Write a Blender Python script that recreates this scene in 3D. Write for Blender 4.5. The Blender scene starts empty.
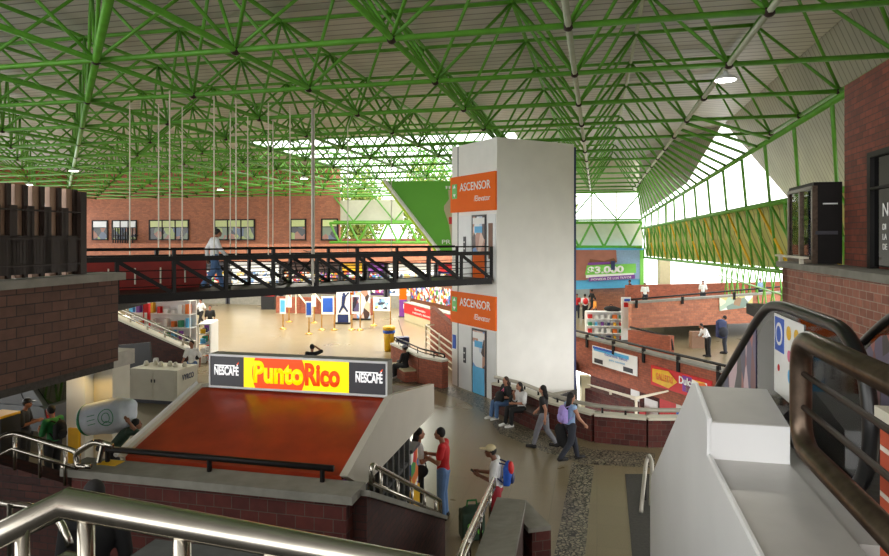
import bpy, bmesh, math, random
from mathutils import Vector, Matrix
from mathutils.geometry import tessellate_polygon
random.seed(7)
scene = bpy.context.scene
COL = scene.collection
V = Vector
F, CX, HZ, EYE = 650.0, 444.5, 238.0, 5.4
CS, SN = math.cos(math.radians(13.2)), math.sin(math.radians(13.2))
ZA = V((0, 0, 1))
E_DIR = V((CS, -SN, 0)); C_DIR = V((SN, CS, 0))       # the roof grid: across and along

def P(x, y, Y):                       # a sight line of the survey at depth Y
    return V(((x - CX) * Y / F, Y, EYE - (y - HZ) * Y / F))
def G(x, y, z=0.0):                   # a sight line meeting the level z
    return P(x, y, (EYE - z) * F / (y - HZ))
def UV(u, v, z=0.0):                  # roof grid coordinates to world
    return V((CS * u + SN * v, -SN * u + CS * v, z))

# ---------------------------------------------------------------- materials
MATS = {}
def new_mat(name):
    m = bpy.data.materials.new(name); m.use_nodes = True
    nt = m.node_tree; b = nt.nodes['Principled BSDF']
    MATS[name] = m
    return m, nt, b
def uvnode(nt, scale=1.0):
    uv = nt.nodes.new('ShaderNodeUVMap'); uv.uv_map = 'UVMap'
    mp = nt.nodes.new('ShaderNodeMapping'); mp.inputs['Scale'].default_value = (scale,) * 3
    nt.links.new(uv.outputs[0], mp.inputs[0]); return mp.outputs[0]
def rgba(c): return (c[0], c[1], c[2], 1.0)
def paint(name, col, rough=0.5, metal=0.0, var=0.12, scale=6.0, bump=0.0, coat=0.0, spec=0.5):
    m, nt, b = new_mat(name)
    tc = nt.nodes.new('ShaderNodeTexCoord')
    n = nt.nodes.new('ShaderNodeTexNoise'); n.inputs['Scale'].default_value = scale; n.inputs['Detail'].default_value = 4
    nt.links.new(tc.outputs['Object'], n.inputs['Vector'])
    r = nt.nodes.new('ShaderNodeValToRGB')
    r.color_ramp.elements[0].position = .3; r.color_ramp.elements[1].position = .7
    r.color_ramp.elements[0].color = rgba([max(0, c * (1 - var)) for c in col])
    r.color_ramp.elements[1].color = rgba([min(1, c * (1 + var)) for c in col])
    nt.links.new(n.outputs['Fac'], r.inputs['Fac']); nt.links.new(r.outputs['Color'], b.inputs['Base Color'])
    b.inputs['Roughness'].default_value = rough; b.inputs['Metallic'].default_value = metal
    b.inputs['Specular IOR Level'].default_value = spec
    if coat: b.inputs['Coat Weight'].default_value = coat
    if bump:
        bp = nt.nodes.new('ShaderNodeBump'); bp.inputs['Strength'].default_value = bump; bp.inputs['Distance'].default_value = .01
        nt.links.new(n.outputs['Fac'], bp.inputs['Height']); nt.links.new(bp.outputs[0], b.inputs['Normal'])
    return m
def brick(name, c1, c2, mortar, bw=.24, bh=.1, ms=.008, rough=.8, rot=0):
    m, nt, b = new_mat(name)
    uv = uvnode(nt)
    t = nt.nodes.new('ShaderNodeTexBrick')
    t.inputs['Scale'].default_value = 1; t.inputs['Brick Width'].default_value = bw; t.inputs['Row Height'].default_value = bh
    t.inputs['Mortar Size'].default_value = ms; t.inputs['Mortar Smooth'].default_value = .2
    t.inputs['Color1'].default_value = rgba(c1); t.inputs['Color2'].default_value = rgba(c2); t.inputs['Mortar'].default_value = rgba(mortar)
    n = nt.nodes.new('ShaderNodeTexNoise'); n.inputs['Scale'].default_value = 9; n.inputs['Detail'].default_value = 6
    nt.links.new(uv, t.inputs['Vector']); nt.links.new(uv, n.inputs['Vector'])
    mx = nt.nodes.new('ShaderNodeMix'); mx.data_type = 'RGBA'; mx.blend_type = 'OVERLAY'; mx.inputs[0].default_value = .35
    nt.links.new(t.outputs['Color'], mx.inputs[6]); nt.links.new(n.outputs['Fac'], mx.inputs[7])
    nt.links.new(mx.outputs[2], b.inputs['Base Color'])
    bp = nt.nodes.new('ShaderNodeBump'); bp.inputs['Strength'].default_value = .6; bp.inputs['Distance'].default_value = .012; bp.invert = True
    nt.links.new(t.outputs['Fac'], bp.inputs['Height']); nt.links.new(bp.outputs[0], b.inputs['Normal'])
    b.inputs['Roughness'].default_value = rough
    return m
def glow(name, col, strength):
    m, nt, b = new_mat(name)
    b.inputs['Base Color'].default_value = rgba(col); b.inputs['Roughness'].default_value = .4
    b.inputs['Emission Color'].default_value = rgba(col); b.inputs['Emission Strength'].default_value = strength
    return m
def glass(name, col, alpha, rough=.03):
    m, nt, b = new_mat(name)
    out = nt.nodes['Material Output']; nt.nodes.remove(b)
    tr = nt.nodes.new('ShaderNodeBsdfTransparent'); tr.inputs[0].default_value = rgba(col)
    gl = nt.nodes.new('ShaderNodeBsdfGlossy'); gl.inputs['Roughness'].default_value = rough; gl.inputs[0].default_value = (.9, .9, .9, 1)
    fr = nt.nodes.new('ShaderNodeFresnel'); fr.inputs[0].default_value = 1.22
    ad = nt.nodes.new('ShaderNodeMath'); ad.operation = 'ADD'; ad.inputs[1].default_value = alpha
    nt.links.new(fr.outputs[0], ad.inputs[0])
    mx = nt.nodes.new('ShaderNodeMixShader'); nt.links.new(ad.outputs[0], mx.inputs[0])
    nt.links.new(tr.outputs[0], mx.inputs[1]); nt.links.new(gl.outputs[0], mx.inputs[2]); nt.links.new(mx.outputs[0], out.inputs[0])
    return m
def patches(name, cols, scale=3.0, rough=.5, seed=0.0, stretch=(1, 1, 1)):
    """printed picture made of flat colour patches"""
    m, nt, b = new_mat(name)
    uv = nt.nodes.new('ShaderNodeUVMap'); uv.uv_map = 'UVMap'
    mp = nt.nodes.new('ShaderNodeMapping'); mp.inputs['Scale'].default_value = stretch; mp.inputs['Location'].default_value = (seed, seed * .7, 0)
    nt.links.new(uv.outputs[0], mp.inputs[0])
    vo = nt.nodes.new('ShaderNodeTexVoronoi'); vo.inputs['Scale'].default_value = scale
    nt.links.new(mp.outputs[0], vo.inputs['Vector'])
    sp = nt.nodes.new('ShaderNodeSeparateColor'); nt.links.new(vo.outputs['Color'], sp.inputs[0])
    r = nt.nodes.new('ShaderNodeValToRGB'); r.color_ramp.interpolation = 'CONSTANT'
    el = r.color_ramp.elements
    while len(el) < len(cols): el.new(.5)
    for i, c in enumerate(cols): el[i].position = i / len(cols); el[i].color = rgba(c)
    nt.links.new(sp.outputs[0], r.inputs[0]); nt.links.new(r.outputs[0], b.inputs['Base Color'])
    b.inputs['Roughness'].default_value = rough
    return m
def s2l(r, g, b):                     # 0-255 display colour to linear
    f = lambda c: (c / 255 / 12.92) if c / 255 <= .04045 else ((c / 255 + .055) / 1.055) ** 2.4
    return (f(r), f(g), f(b))

M = MATS
paint('green_steel', s2l(92, 158, 44), .45, 0, .15, 3)
paint('grey_chord', s2l(170, 176, 150), .45, 0, .1, 3)
paint('concrete', s2l(135, 132, 122), .75, 0, .15, 5, .3)
paint('dark_concrete', s2l(70, 70, 68), .8, 0, .25, 9, .4)
paint('tower_white', s2l(240, 239, 233), .6, 0, .035, 1.5)
paint('panel_white', s2l(226, 228, 228), .35, 0, .03, 2)
paint('kiosk_grey', s2l(196, 190, 176), .5, 0, .04, 2)
paint('ivory', s2l(214, 208, 190), .5, 0, .04, 3)
paint('orange_sign', s2l(244, 108, 8), .6, 0, .02, spec=.2)
paint('white', s2l(240, 240, 238), .45, 0, .03)
paint('letter_white', s2l(250, 250, 248), .4, 0, .01)
paint('sign_green', s2l(92, 190, 80), .4, 0, .03)
paint('banner_green', s2l(104, 184, 58), .6, 0, .03, 1)
paint('lime', s2l(190, 230, 60), .4, 0, .05)
paint('pale_lime', s2l(206, 216, 150), .4, 0, .05)
paint('beige', s2l(196, 186, 150), .6, 0, .05)
paint('black_steel', s2l(19, 16, 15), .5, 0, .2, spec=.25)
paint('dark_brown_metal', s2l(48, 36, 30), .5, 0, .15, 4, spec=.3)
paint('tan_metal', s2l(150, 118, 96), .4, .2, .1, 4)
paint('bronze', s2l(92, 78, 66), .3, .8, .3, 25)
paint('stainless', s2l(190, 184, 172), .24, 1, .08, 12)
paint('rail_grey', s2l(175, 170, 158), .35, .3, .1)
paint('white_rail', s2l(222, 212, 190), .4, 0, .05)
paint('gold', s2l(206, 160, 76), .3, .7, .1)
paint('red_panel', s2l(128, 30, 22), .5, 0, .15, 3)
paint('rubber', s2l(16, 16, 17), .35, 0, .2)
paint('black_plastic', s2l(22, 22, 24), .35, 0, .1)
paint('charcoal', s2l(58, 58, 64), .5, 0, .06)
paint('sign_yellow', s2l(252, 224, 0), .4, 0, .01)
paint('sign_orange', s2l(232, 78, 20), .4, 0, .01)
paint('red', s2l(206, 28, 30), .5, 0, .06)
paint('yellow', s2l(232, 180, 20), .45, 0, .06)
paint('blue', s2l(40, 90, 190), .5, 0, .06)
paint('sky_blue', s2l(90, 180, 230), .5, 0, .05)
paint('navy', s2l(30, 44, 90), .5, 0, .06)
paint('purple', s2l(128, 62, 160), .5, 0, .05)
paint('pink', s2l(222, 110, 150), .5, 0, .05)
paint('orange', s2l(230, 120, 40), .5, 0, .05)
paint('fresh_green', s2l(130, 210, 90), .5, 0, .05)
paint('brown_clay', s2l(170, 110, 95), .6, 0, .1, 2)
paint('wood', s2l(120, 74, 44), .5, 0, .2, 4)
paint('dark_wood', s2l(58, 34, 26), .5, 0, .2, 4)
paint('silver_paint', s2l(98, 100, 100), .3, .6, .05, 3, 0, .5)
paint('deck_grey', s2l(196, 196, 196), .5, .1, .05)
paint('esc_side', s2l(236, 236, 236), .4, 0, .03, 1.2)
paint('esc_top', s2l(186, 183, 178), .4, .15, .06, 4)
paint('sack', s2l(214, 222, 232), .6, 0, .06, 8, .3)
paint('green_print', s2l(60, 150, 110), .6, 0, .1)
paint('tread', s2l(58, 56, 52), .7, 0, .3, 20, .3)
glow('lamp_white', (1, .96, .88), 14.0)
glow('lamp_yellow', (1, .62, .12), 9.0)
glow('tube_white', (1, 1, .96), 3.0)
glow('light_yellow', s2l(250, 222, 0), .55)
glow('light_orange', s2l(230, 74, 16), .5)
glow('light_grey', s2l(62, 62, 66), .25)
glow('light_white', s2l(245, 245, 245), .5)
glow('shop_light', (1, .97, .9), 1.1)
glass('clear_glass', (.93, .96, .96), .03)
glass('dark_glass', (.18, .2, .22), .10)
glass('smoke_glass', (.06, .07, .08), .12)
brick('brick_left', s2l(104, 74, 60), s2l(82, 58, 48), s2l(52, 42, 38), .25, .125, .007)
brick('brick_front', s2l(96, 42, 34), s2l(70, 30, 26), s2l(88, 76, 68), .23, .15, .005)
brick('brick_dark', s2l(78, 40, 32), s2l(60, 32, 28), s2l(44, 34, 30), .23, .09, .006)
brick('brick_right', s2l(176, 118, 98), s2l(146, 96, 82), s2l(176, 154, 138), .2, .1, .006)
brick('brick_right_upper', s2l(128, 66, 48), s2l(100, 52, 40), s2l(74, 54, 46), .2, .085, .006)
brick('brick_far', s2l(186, 118, 88), s2l(158, 100, 78), s2l(150, 110, 90), .3, .13, .01)
brick('brick_mid', s2l(170, 90, 64), s2l(142, 76, 56), s2l(110, 76, 62), .22, .085, .006)
brick('brick_post', s2l(190, 84, 54), s2l(170, 70, 48), s2l(220, 205, 190), .19, .062, .008)

def mat_floor():
    m, nt, b = new_mat('hall_floor')
    uv = uvnode(nt)
    n = nt.nodes.new('ShaderNodeTexNoise'); n.inputs['Scale'].default_value = 90; n.inputs['Detail'].default_value = 3
    n2 = nt.nodes.new('ShaderNodeTexNoise'); n2.inputs['Scale'].default_value = .35; n2.inputs['Detail'].default_value = 5
    br = nt.nodes.new('ShaderNodeTexBrick'); br.offset = 0; br.inputs['Scale'].default_value = 1
    br.inputs['Brick Width'].default_value = .9; br.inputs['Row Height'].default_value = .9; br.inputs['Mortar Size'].default_value = .006
    br.inputs['Color1'].default_value = (1, 1, 1, 1); br.inputs['Color2'].default_value = (.93, .93, .93, 1); br.inputs['Mortar'].default_value = (.72, .72, .72, 1)
    for q in (n, n2, br): nt.links.new(uv, q.inputs['Vector'])
    r = nt.nodes.new('ShaderNodeValToRGB'); r.color_ramp.elements[0].position = .35; r.color_ramp.elements[1].position = .65
    r.color_ramp.elements[0].color = rgba(s2l(96, 85, 63)); r.color_ramp.elements[1].color = rgba(s2l(156, 142, 112))
    nt.links.new(n.outputs[0], r.inputs[0])
    mx = nt.nodes.new('ShaderNodeMix'); mx.data_type = 'RGBA'; mx.blend_type = 'MULTIPLY'; mx.inputs[0].default_value = 1
    nt.links.new(r.outputs[0], mx.inputs[6]); nt.links.new(br.outputs[0], mx.inputs[7])
    nt.links.new(mx.outputs[2], b.inputs['Base Color'])
    rr = nt.nodes.new('ShaderNodeMapRange'); rr.inputs[3].default_value = .24; rr.inputs[4].default_value = .34
    nt.links.new(n2.outputs[0], rr.inputs[0]); nt.links.new(rr.outputs[0], b.inputs['Roughness'])
mat_floor()
def mat_cobble():
    m, nt, b = new_mat('cobble')
    uv = uvnode(nt, 2.6)
    vo = nt.nodes.new('ShaderNodeTexVoronoi'); vo.feature = 'DISTANCE_TO_EDGE'
    vc = nt.nodes.new('ShaderNodeTexVoronoi')
    nt.links.new(uv, vo.inputs['Vector']); nt.links.new(uv, vc.inputs['Vector'])
    r = nt.nodes.new('ShaderNodeValToRGB'); r.color_ramp.elements[0].position = .06; r.color_ramp.elements[1].position = .13
    r.color_ramp.elements[0].color = rgba(s2l(34, 32, 30)); r.color_ramp.elements[1].color = (1, 1, 1, 1)
    nt.links.new(vo.outputs['Distance'], r.inputs[0])
    hs = nt.nodes.new('ShaderNodeMix'); hs.data_type = 'RGBA'; hs.inputs[6].default_value = rgba(s2l(118, 112, 98)); hs.inputs[7].default_value = rgba(s2l(158, 148, 126))
    sp = nt.nodes.new('ShaderNodeSeparateColor'); nt.links.new(vc.outputs['Color'], sp.inputs[0]); nt.links.new(sp.outputs[0], hs.inputs[0])
    mx = nt.nodes.new('ShaderNodeMix'); mx.data_type = 'RGBA'; mx.blend_type = 'MULTIPLY'; mx.inputs[0].default_value = 1
    nt.links.new(hs.outputs[2], mx.inputs[6]); nt.links.new(r.outputs[0], mx.inputs[7])
    nt.links.new(mx.outputs[2], b.inputs['Base Color']); b.inputs['Roughness'].default_value = .35
mat_cobble()
def mat_stripes(name, c1, c2, period, axis=0, rough=.5, bump=.5, sharp=.12):
    m, nt, b = new_mat(name)
    uv = nt.nodes.new('ShaderNodeUVMap'); uv.uv_map = 'UVMap'
    sp = nt.nodes.new('ShaderNodeSeparateXYZ'); nt.links.new(uv.outputs[0], sp.inputs[0])
    d = nt.nodes.new('ShaderNodeMath'); d.operation = 'DIVIDE'; d.inputs[1].default_value = period
    nt.links.new(sp.outputs[axis], d.inputs[0])
    f = nt.nodes.new('ShaderNodeMath'); f.operation = 'FRACT'; nt.links.new(d.outputs[0], f.inputs[0])
    r = nt.nodes.new('ShaderNodeValToRGB'); e = r.color_ramp.elements
    e[0].position = 0; e[0].color = rgba(c2); e[1].position = sharp; e[1].color = rgba(c1)
    x = e.new(1 - sharp); x.color = rgba(c1); y = e.new(1.0); y.color = rgba(c2)
    nt.links.new(f.outputs[0], r.inputs[0])
    n = nt.nodes.new('ShaderNodeTexNoise'); n.inputs['Scale'].default_value = .5; nt.links.new(uv.outputs[0], n.inputs['Vector'])
    mx = nt.nodes.new('ShaderNodeMix'); mx.data_type = 'RGBA'; mx.blend_type = 'OVERLAY'; mx.inputs[0].default_value = .35
    nt.links.new(r.outputs[0], mx.inputs[6]); nt.links.new(n.outputs[0], mx.inputs[7])
    nt.links.new(mx.outputs[2], b.inputs['Base Color']); b.inputs['Roughness'].default_value = rough
    bp = nt.nodes.new('ShaderNodeBump'); bp.inputs['Strength'].default_value = bump; bp.inputs['Distance'].default_value = .03
    nt.links.new(r.outputs[0], bp.inputs['Height']); nt.links.new(bp.outputs[0], b.inputs['Normal'])
    return m
mat_stripes('roof_deck', s2l(186, 184, 180), s2l(98, 97, 96), .42, 1)
mat_stripes('side_cladding', s2l(160, 157, 144), s2l(96, 94, 86), .32, 0)
mat_stripes('olive_slats', s2l(190, 190, 110), s2l(74, 92, 40), .5, 0, .6)
mat_stripes('stall_boards', s2l(250, 250, 248), s2l(190, 200, 200), .6, 0, .5)
def mat_roof_red():
    m, nt, b = new_mat('kiosk_red')
    uv = uvnode(nt)
    n = nt.nodes.new('ShaderNodeTexNoise'); n.inputs['Scale'].default_value = 3; n.inputs['Detail'].default_value = 6
    nt.links.new(uv, n.inputs['Vector'])
    r = nt.nodes.new('ShaderNodeValToRGB'); r.color_ramp.elements[0].position = .3; r.color_ramp.elements[1].position = .75
    r.color_ramp.elements[0].color = rgba(s2l(138, 44, 24)); r.color_ramp.elements[1].color = rgba(s2l(172, 60, 28))
    nt.links.new(n.outputs[0], r.inputs[0]); nt.links.new(r.outputs[0], b.inputs['Base Color'])
    b.inputs['Roughness'].default_value = .3
mat_roof_red()
patches('goods', [s2l(*c) for c in ((235, 235, 230), (200, 40, 40), (240, 200, 40), (60, 120, 190), (235, 235, 230), (70, 150, 80), (90, 60, 50), (225, 120, 50), (240, 240, 240), (150, 80, 160))], 5)
patches('goods_pale', [s2l(*c) for c in ((240, 240, 240), (210, 220, 230), (90, 130, 190), (245, 245, 240), (60, 70, 90), (150, 190, 220), (235, 200, 120), (240, 240, 240))], 4.5, .5, 2.3)
patches('poster_people', [s2l(*c) for c in ((200, 215, 235), (190, 140, 120), (70, 50, 48), (120, 160, 215), (225, 190, 170), (235, 240, 245))], 3.2, .4, 1.1, (1, .5, 1))
patches('poster_dark', [s2l(*c) for c in ((40, 36, 52), (90, 80, 120), (170, 90, 90), (220, 190, 200), (60, 60, 100), (120, 60, 70))], 5.5, .35, 4.1, (1, .35, 1))
patches('mural_pale', [s2l(*c) for c in ((220, 215, 190), (170, 190, 170), (200, 190, 120), (120, 140, 130), (235, 232, 220), (150, 120, 90))], 2.6, .5, .6)
patches('candy_ad', [s2l(*c) for c in ((206, 30, 34), (206, 30, 34), (240, 190, 50), (225, 110, 40), (206, 30, 34), (150, 90, 160), (245, 235, 225))], 2.4, .4, 3.3)
patches('window_view', [s2l(*c) for c in ((46, 50, 46), (80, 96, 120), (150, 96, 70), (150, 165, 90), (30, 32, 34), (110, 124, 96))], 1.6, .15, 5.2)
patches('foliage_a', [s2l(*c) for c in ((70, 110, 40), (120, 150, 50), (190, 190, 80), (50, 84, 34), (150, 170, 70))], 30, .7)

# ---------------------------------------------------------------- mesh builder
WM = {}
def wm(o):
    return WM.get(o.name, Matrix.Identity(4))
class MB:
    def __init__(s): s.bm = bmesh.new()
    def hexa(s, p):                    # p: 4 bottom + 4 top, same winding
        v = [s.bm.verts.new(q) for q in p]
        for f in ((3, 2, 1, 0), (4, 5, 6, 7), (0, 1, 5, 4), (1, 2, 6, 5), (2, 3, 7, 6), (3, 0, 4, 7)):
            s.bm.faces.new([v[i] for i in f])
        return s
    def box(s, c, size, rz=0.0, mat=None):
        c = V(c); h = V(size) / 2; R = mat or Matrix.Rotation(rz, 3, 'Z')
        return s.hexa([c + R @ V((x * h.x, y * h.y, z * h.z)) for z in (-1, 1) for x, y in ((-1, -1), (1, -1), (1, 1), (-1, 1))])
    def gbox(s, u0, u1, v0, v1, z0, z1):
        return s.hexa([UV(u, v, z) for z in (z0, z1) for u, v in ((u0, v0), (u1, v0), (u1, v1), (u0, v1))])
    def obox(s, p, q, thick, z0, z1, side=0.0):   # upright slab along p-q; z0,z1 scalar or pair (at p, at q)
        p = V((p[0], p[1], 0)); q = V((q[0], q[1], 0)); d = (q - p).normalized(); n = V((-d.y, d.x, 0))
        a, b = n * (thick * (side - .5)), n * (thick * (side + .5))
        zb = z0 if isinstance(z0, (tuple, list)) else (z0, z0); zt = z1 if isinstance(z1, (tuple, list)) else (z1, z1)
        return s.hexa([p + a + ZA * zb[0], q + a + ZA * zb[1], q + b + ZA * zb[1], p + b + ZA * zb[0],
                       p + a + ZA * zt[0], q + a + ZA * zt[1], q + b + ZA * zt[1], p + b + ZA * zt[0]])
    def prism(s, pts, ext):
        ext = V(ext); pts = [V(p) for p in pts]
        a = [s.bm.verts.new(p) for p in pts]; b = [s.bm.verts.new(p + ext) for p in pts]
        n = len(pts)
        s.bm.faces.new(a[::-1]); s.bm.faces.new(b)
        for i in range(n): s.bm.faces.new([a[i], a[(i + 1) % n], b[(i + 1) % n], b[i]])
        return s
    def tube(s, path, r, n=8, closed=False):
        path = [V(p) for p in path]; rings = []; m = len(path)
        rr = r if isinstance(r, (list, tuple)) else [r] * m
        dprev = x = None
        for i, p in enumerate(path):
            if closed: d = (path[(i + 1) % m] - path[i - 1])
            else: d = path[min(i + 1, m - 1)] - path[max(i - 1, 0)]
            d.normalize()
            if x is None: x = d.cross(ZA) if abs(d.z) < .9 else d.cross(V((1, 0, 0)))
            else: x = dprev.rotation_difference(d) @ x
            x = x - d * x.dot(d)
            if x.length < 1e-6: x = d.orthogonal()
            x.normalize(); y = d.cross(x); dprev = d.copy()
            k = 1.0
            if 0 < i < m - 1 and not closed:
                a = (path[i] - path[i - 1]).normalized(); b = (path[i + 1] - path[i]).normalized()
                k = 1 / max(.5, math.cos(a.angle(b, 0) / 2))
            rings.append([s.bm.verts.new(p + (x * math.cos(t) + y * math.sin(t)) * rr[i] * (k if k > 1.02 else 1)) for t in [2 * math.pi * j / n for j in range(n)]])
        for i in range(m if closed else m - 1):
            A, B = rings[i], rings[(i + 1) % m]
            for j in range(n): s.bm.faces.new([A[j], A[(j + 1) % n], B[(j + 1) % n], B[j]])
        if not closed:
            s.bm.faces.new(rings[0][::-1]); s.bm.faces.new(rings[-1])
        return s
    def bar(s, p, q, r, n=6): return s.tube([p, q], r, n)
    def beam(s, p, q, w, h):          # rectangular bar, h in the upright sense
        p, q = V(p), V(q); d = (q - p).normalized(); x = d.cross(ZA)
        x = d.orthogonal() if x.length < 1e-4 else x
        x.normalize(); y = x.cross(d)
        x *= w / 2; y *= h / 2
        return s.hexa([p - x - y, p + x - y, p + x + y, p - x + y, q - x - y, q + x - y, q + x + y, q - x + y])
    def lathe(s, prof, c=(0, 0, 0), n=16):
        c = V(c); rings = [[s.bm.verts.new(c + V((max(r, 1e-4) * math.cos(2 * math.pi * j / n), max(r, 1e-4) * math.sin(2 * math.pi * j / n), z))) for j in range(n)] for r, z in prof]
        for A, B in zip(rings, rings[1:]):
            for j in range(n): s.bm.faces.new([A[j], A[(j + 1) % n], B[(j + 1) % n], B[j]])
        s.bm.faces.new(rings[0][::-1]); s.bm.faces.new(rings[-1])
        return s
    def ell(s, c, r, rot=None, n=12):
        mt = Matrix.Translation(V(c)) @ (rot.to_4x4() if rot else Matrix.Identity(4)) @ Matrix.Diagonal((*(r if hasattr(r, '__len__') else (r,) * 3), 1))
        bmesh.ops.create_uvsphere(s.bm, u_segments=n, v_segments=max(6, n * 2 // 3), radius=1, matrix=mt)
        return s
    def cap(s, p, q, r1, r2=None, n=10):
        r2 = r1 if r2 is None else r2
        p, q = V(p), V(q)
        if (q - p).length > 1e-4: s.tube([p, q], [r1, r2], n)
        s.ell(p, r1, None, n); s.ell(q, r2, None, n)
        return s
    def poly(s, loops, z=None):        # flat polygon with holes (first loop outer)
        loops = [[V(p) for p in l] for l in loops]
        flat = [s.bm.verts.new(p) for l in loops for p in l]
        for t in tessellate_polygon(loops):
            try:
                f = s.bm.faces.new([flat[i] for i in t]); f.normal_update()
                if f.normal.z < 0: f.normal_flip()
            except ValueError: pass
        return s
    def torus(s, c, R, r, ax, ay, n=24, k=6):
        c, ax, ay = V(c), V(ax), V(ay)
        return s.tube([c + ax * R * math.cos(2 * math.pi * i / n) + ay * R * math.sin(2 * math.pi * i / n) for i in range(n)], r, k, True)
    def build(s, name, mat, parent=None, local=False, smooth=False, bevel=0.0, kind=None):
        me = bpy.data.meshes.new(name); bm = s.bm
        if bevel:
            try: bmesh.ops.bevel(bm, geom=[e for e in bm.edges if len(e.link_faces) == 2 and e.calc_face_angle(0) > .5], offset=bevel, segments=2, affect='EDGES', clamp_overlap=True)
            except Exception: pass
        bmesh.ops.recalc_face_normals(bm, faces=bm.faces)
        uvl = bm.loops.layers.uv.new('UVMap')
        for f in bm.faces:
            n = f.normal
            if abs(n.z) < .75:
                t = V((-n.y, n.x, 0)); t = t.normalized() if t.length > 1e-5 else V((1, 0, 0))
                w = n.cross(t)
                if w.z < 0: w = -w
                for l in f.loops: l[uvl].uv = (l.vert.co.dot(t), l.vert.co.dot(w))
            else:
                for l in f.loops: l[uvl].uv = (l.vert.co.dot(E_DIR), l.vert.co.dot(C_DIR))
        if parent is not None and not local: bm.transform(wm(parent).inverted())
        if smooth:
            for f in bm.faces: f.smooth = True
        bm.to_mesh(me); bm.free()
        o = bpy.data.objects.new(name, me); COL.objects.link(o)
        for mm in (mat if isinstance(mat, (list, tuple)) else [mat]):
            me.materials.append(M[mm] if isinstance(mm, str) else mm)
        if parent is not None: o.parent = parent; WM[o.name] = wm(parent).copy()
        if kind: o['kind'] = kind
        return o
def tag(o, label, cat, group=None, kind=None):
    o['label'] = label; o['category'] = cat
    if group: o['group'] = group
    if kind: o['kind'] = kind
    return o
def thing(name, label, cat, loc=(0, 0, 0), rz=0.0, group=None):
    o = bpy.data.objects.new(name, None); o.empty_display_size = .2
    COL.objects.link(o); o.location = loc; o.rotation_euler = (0, 0, rz)
    WM[o.name] = Matrix.Translation(V(loc)) @ Matrix.Rotation(rz, 4, 'Z')
    return tag(o, label, cat, group)
def struct(name, mb, mat, label=None, parent=None, bevel=0.0):
    o = mb.build(name, mat, parent, bevel=bevel); o['kind'] = 'structure'
    if label: o['label'] = label
    return o
def dup(root, loc, rz=None, label=None):
    r = root.copy(); COL.objects.link(r); r.location = loc
    if rz is not None: r.rotation_euler = (0, 0, rz)
    WM[r.name] = Matrix.Translation(V(loc)) @ Matrix.Rotation(r.rotation_euler[2], 4, 'Z')
    if label: r['label'] = label
    for ch in [c for c in COL.objects if c.parent == root]:
        c = ch.copy(); COL.objects.link(c); c.parent = r
        for g in [x for x in COL.objects if x.parent == ch]:
            d = g.copy(); COL.objects.link(d); d.parent = c
    return r
def text(body, origin, right, up, h, mat, parent=None, name='lettering', width=None, depth=.004, bold=0.0, align='LEFT', shear=0.0):
    cu = bpy.data.curves.new(name, 'FONT'); cu.body = body; cu.size = 1; cu.extrude = 0; cu.offset = bold; cu.align_x = align; cu.shear = shear
    t = bpy.data.objects.new(name, cu); COL.objects.link(t)
    dg = bpy.context.evaluated_depsgraph_get(); me = bpy.data.meshes.new_from_object(t.evaluated_get(dg))
    bpy.data.objects.remove(t); bpy.data.curves.remove(cu)
    xs = [v.co.x for v in me.vertices]; w = max(xs) - min(xs)
    k = h / .72; kx = width / w if width else k
    right, up = V(right).normalized(), V(up).normalized(); nrm = right.cross(up)
    x0 = {'LEFT': min(xs), 'CENTER': (min(xs) + max(xs)) / 2, 'RIGHT': max(xs)}[align]
    bm = bmesh.new(); bm.from_mesh(me); bpy.data.meshes.remove(me)
    for v in bm.verts: v.co = V(origin) + right * ((v.co.x - x0) * kx) + up * (v.co.y * k) + nrm * .001
    ext = bmesh.ops.extrude_face_region(bm, geom=bm.faces[:])
    for v in [g for g in ext['geom'] if isinstance(g, bmesh.types.BMVert)]: v.co += nrm * depth
    mb = MB(); mb.bm.free(); mb.bm = bm
    return mb.build(name, mat, parent)
def arc(c, r, a0, a1, ax, ay, n=6):
    return [V(c) + V(ax) * r * math.cos(math.radians(a0 + (a1 - a0) * i / n)) + V(ay) * r * math.sin(math.radians(a0 + (a1 - a0) * i / n)) for i in range(n + 1)]
def rounded(path, r, n=4):             # fillet a polyline
    path = [V(p) for p in path]; out = [path[0]]
    for a, b, c in zip(path, path[1:], path[2:]):
        d1 = (a - b); d2 = (c - b); k = min(r, d1.length * .45, d2.length * .45)
        p, q = b + d1.normalized() * k, b + d2.normalized() * k
        for i in range(n + 1):
            t = i / n; out.append(p * (1 - t) ** 2 + b * 2 * t * (1 - t) + q * t * t)
    out.append(path[-1]); return out
# ================================================================ the setting: floors
VOID = [(2.75, 20.9), (3.2, 18.75), (4.1, 17.4), (5.3, 17.05), (10.9, 17.2), (9.2, 21.8), (6.05, 30.4), (4.75, 23.3)]
mb = MB()
outer = [UV(-48, -9), UV(16, -9), UV(16, 52), UV(-48, 52)]
mb.poly([[V((p.x, p.y, 0)) for p in outer], [V((x, y, 0)) for x, y in VOID]])
struct('floor', mb, 'hall_floor', 'polished beige terrazzo floor of the hall')
mb = MB()
for (a, b) in zip(VOID, VOID[1:] + VOID[:1]):
    mb.obox(a, b, .02, -.6, -.005)
struct('trim_1', mb, 'dark_concrete', 'edge of the floor opening')
mb = MB(); mb.poly([[V((1, 15, -3.7)), V((15, 15, -3.7)), V((15, 36, -3.7)), V((1, 36, -3.7))]])
struct('floor_lower', mb, 'hall_floor', 'floor of the level below')
def inlay(n, pts, mat, label, h=.004):
    m = MB(); m.poly([[G(x, y, h) for x, y in pts]]); struct('trim_%d' % n, m, mat, label)
inlay(2, [(393, 374), (420, 378), (440, 386), (456, 387), (487, 400), (500, 420), (548, 434), (590, 449), (655, 453), (655, 468), (585, 464), (545, 452), (500, 434), (484, 413), (466, 402), (430, 388), (393, 381)], 'cobble', 'dark cobbled border along the benches')
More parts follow.
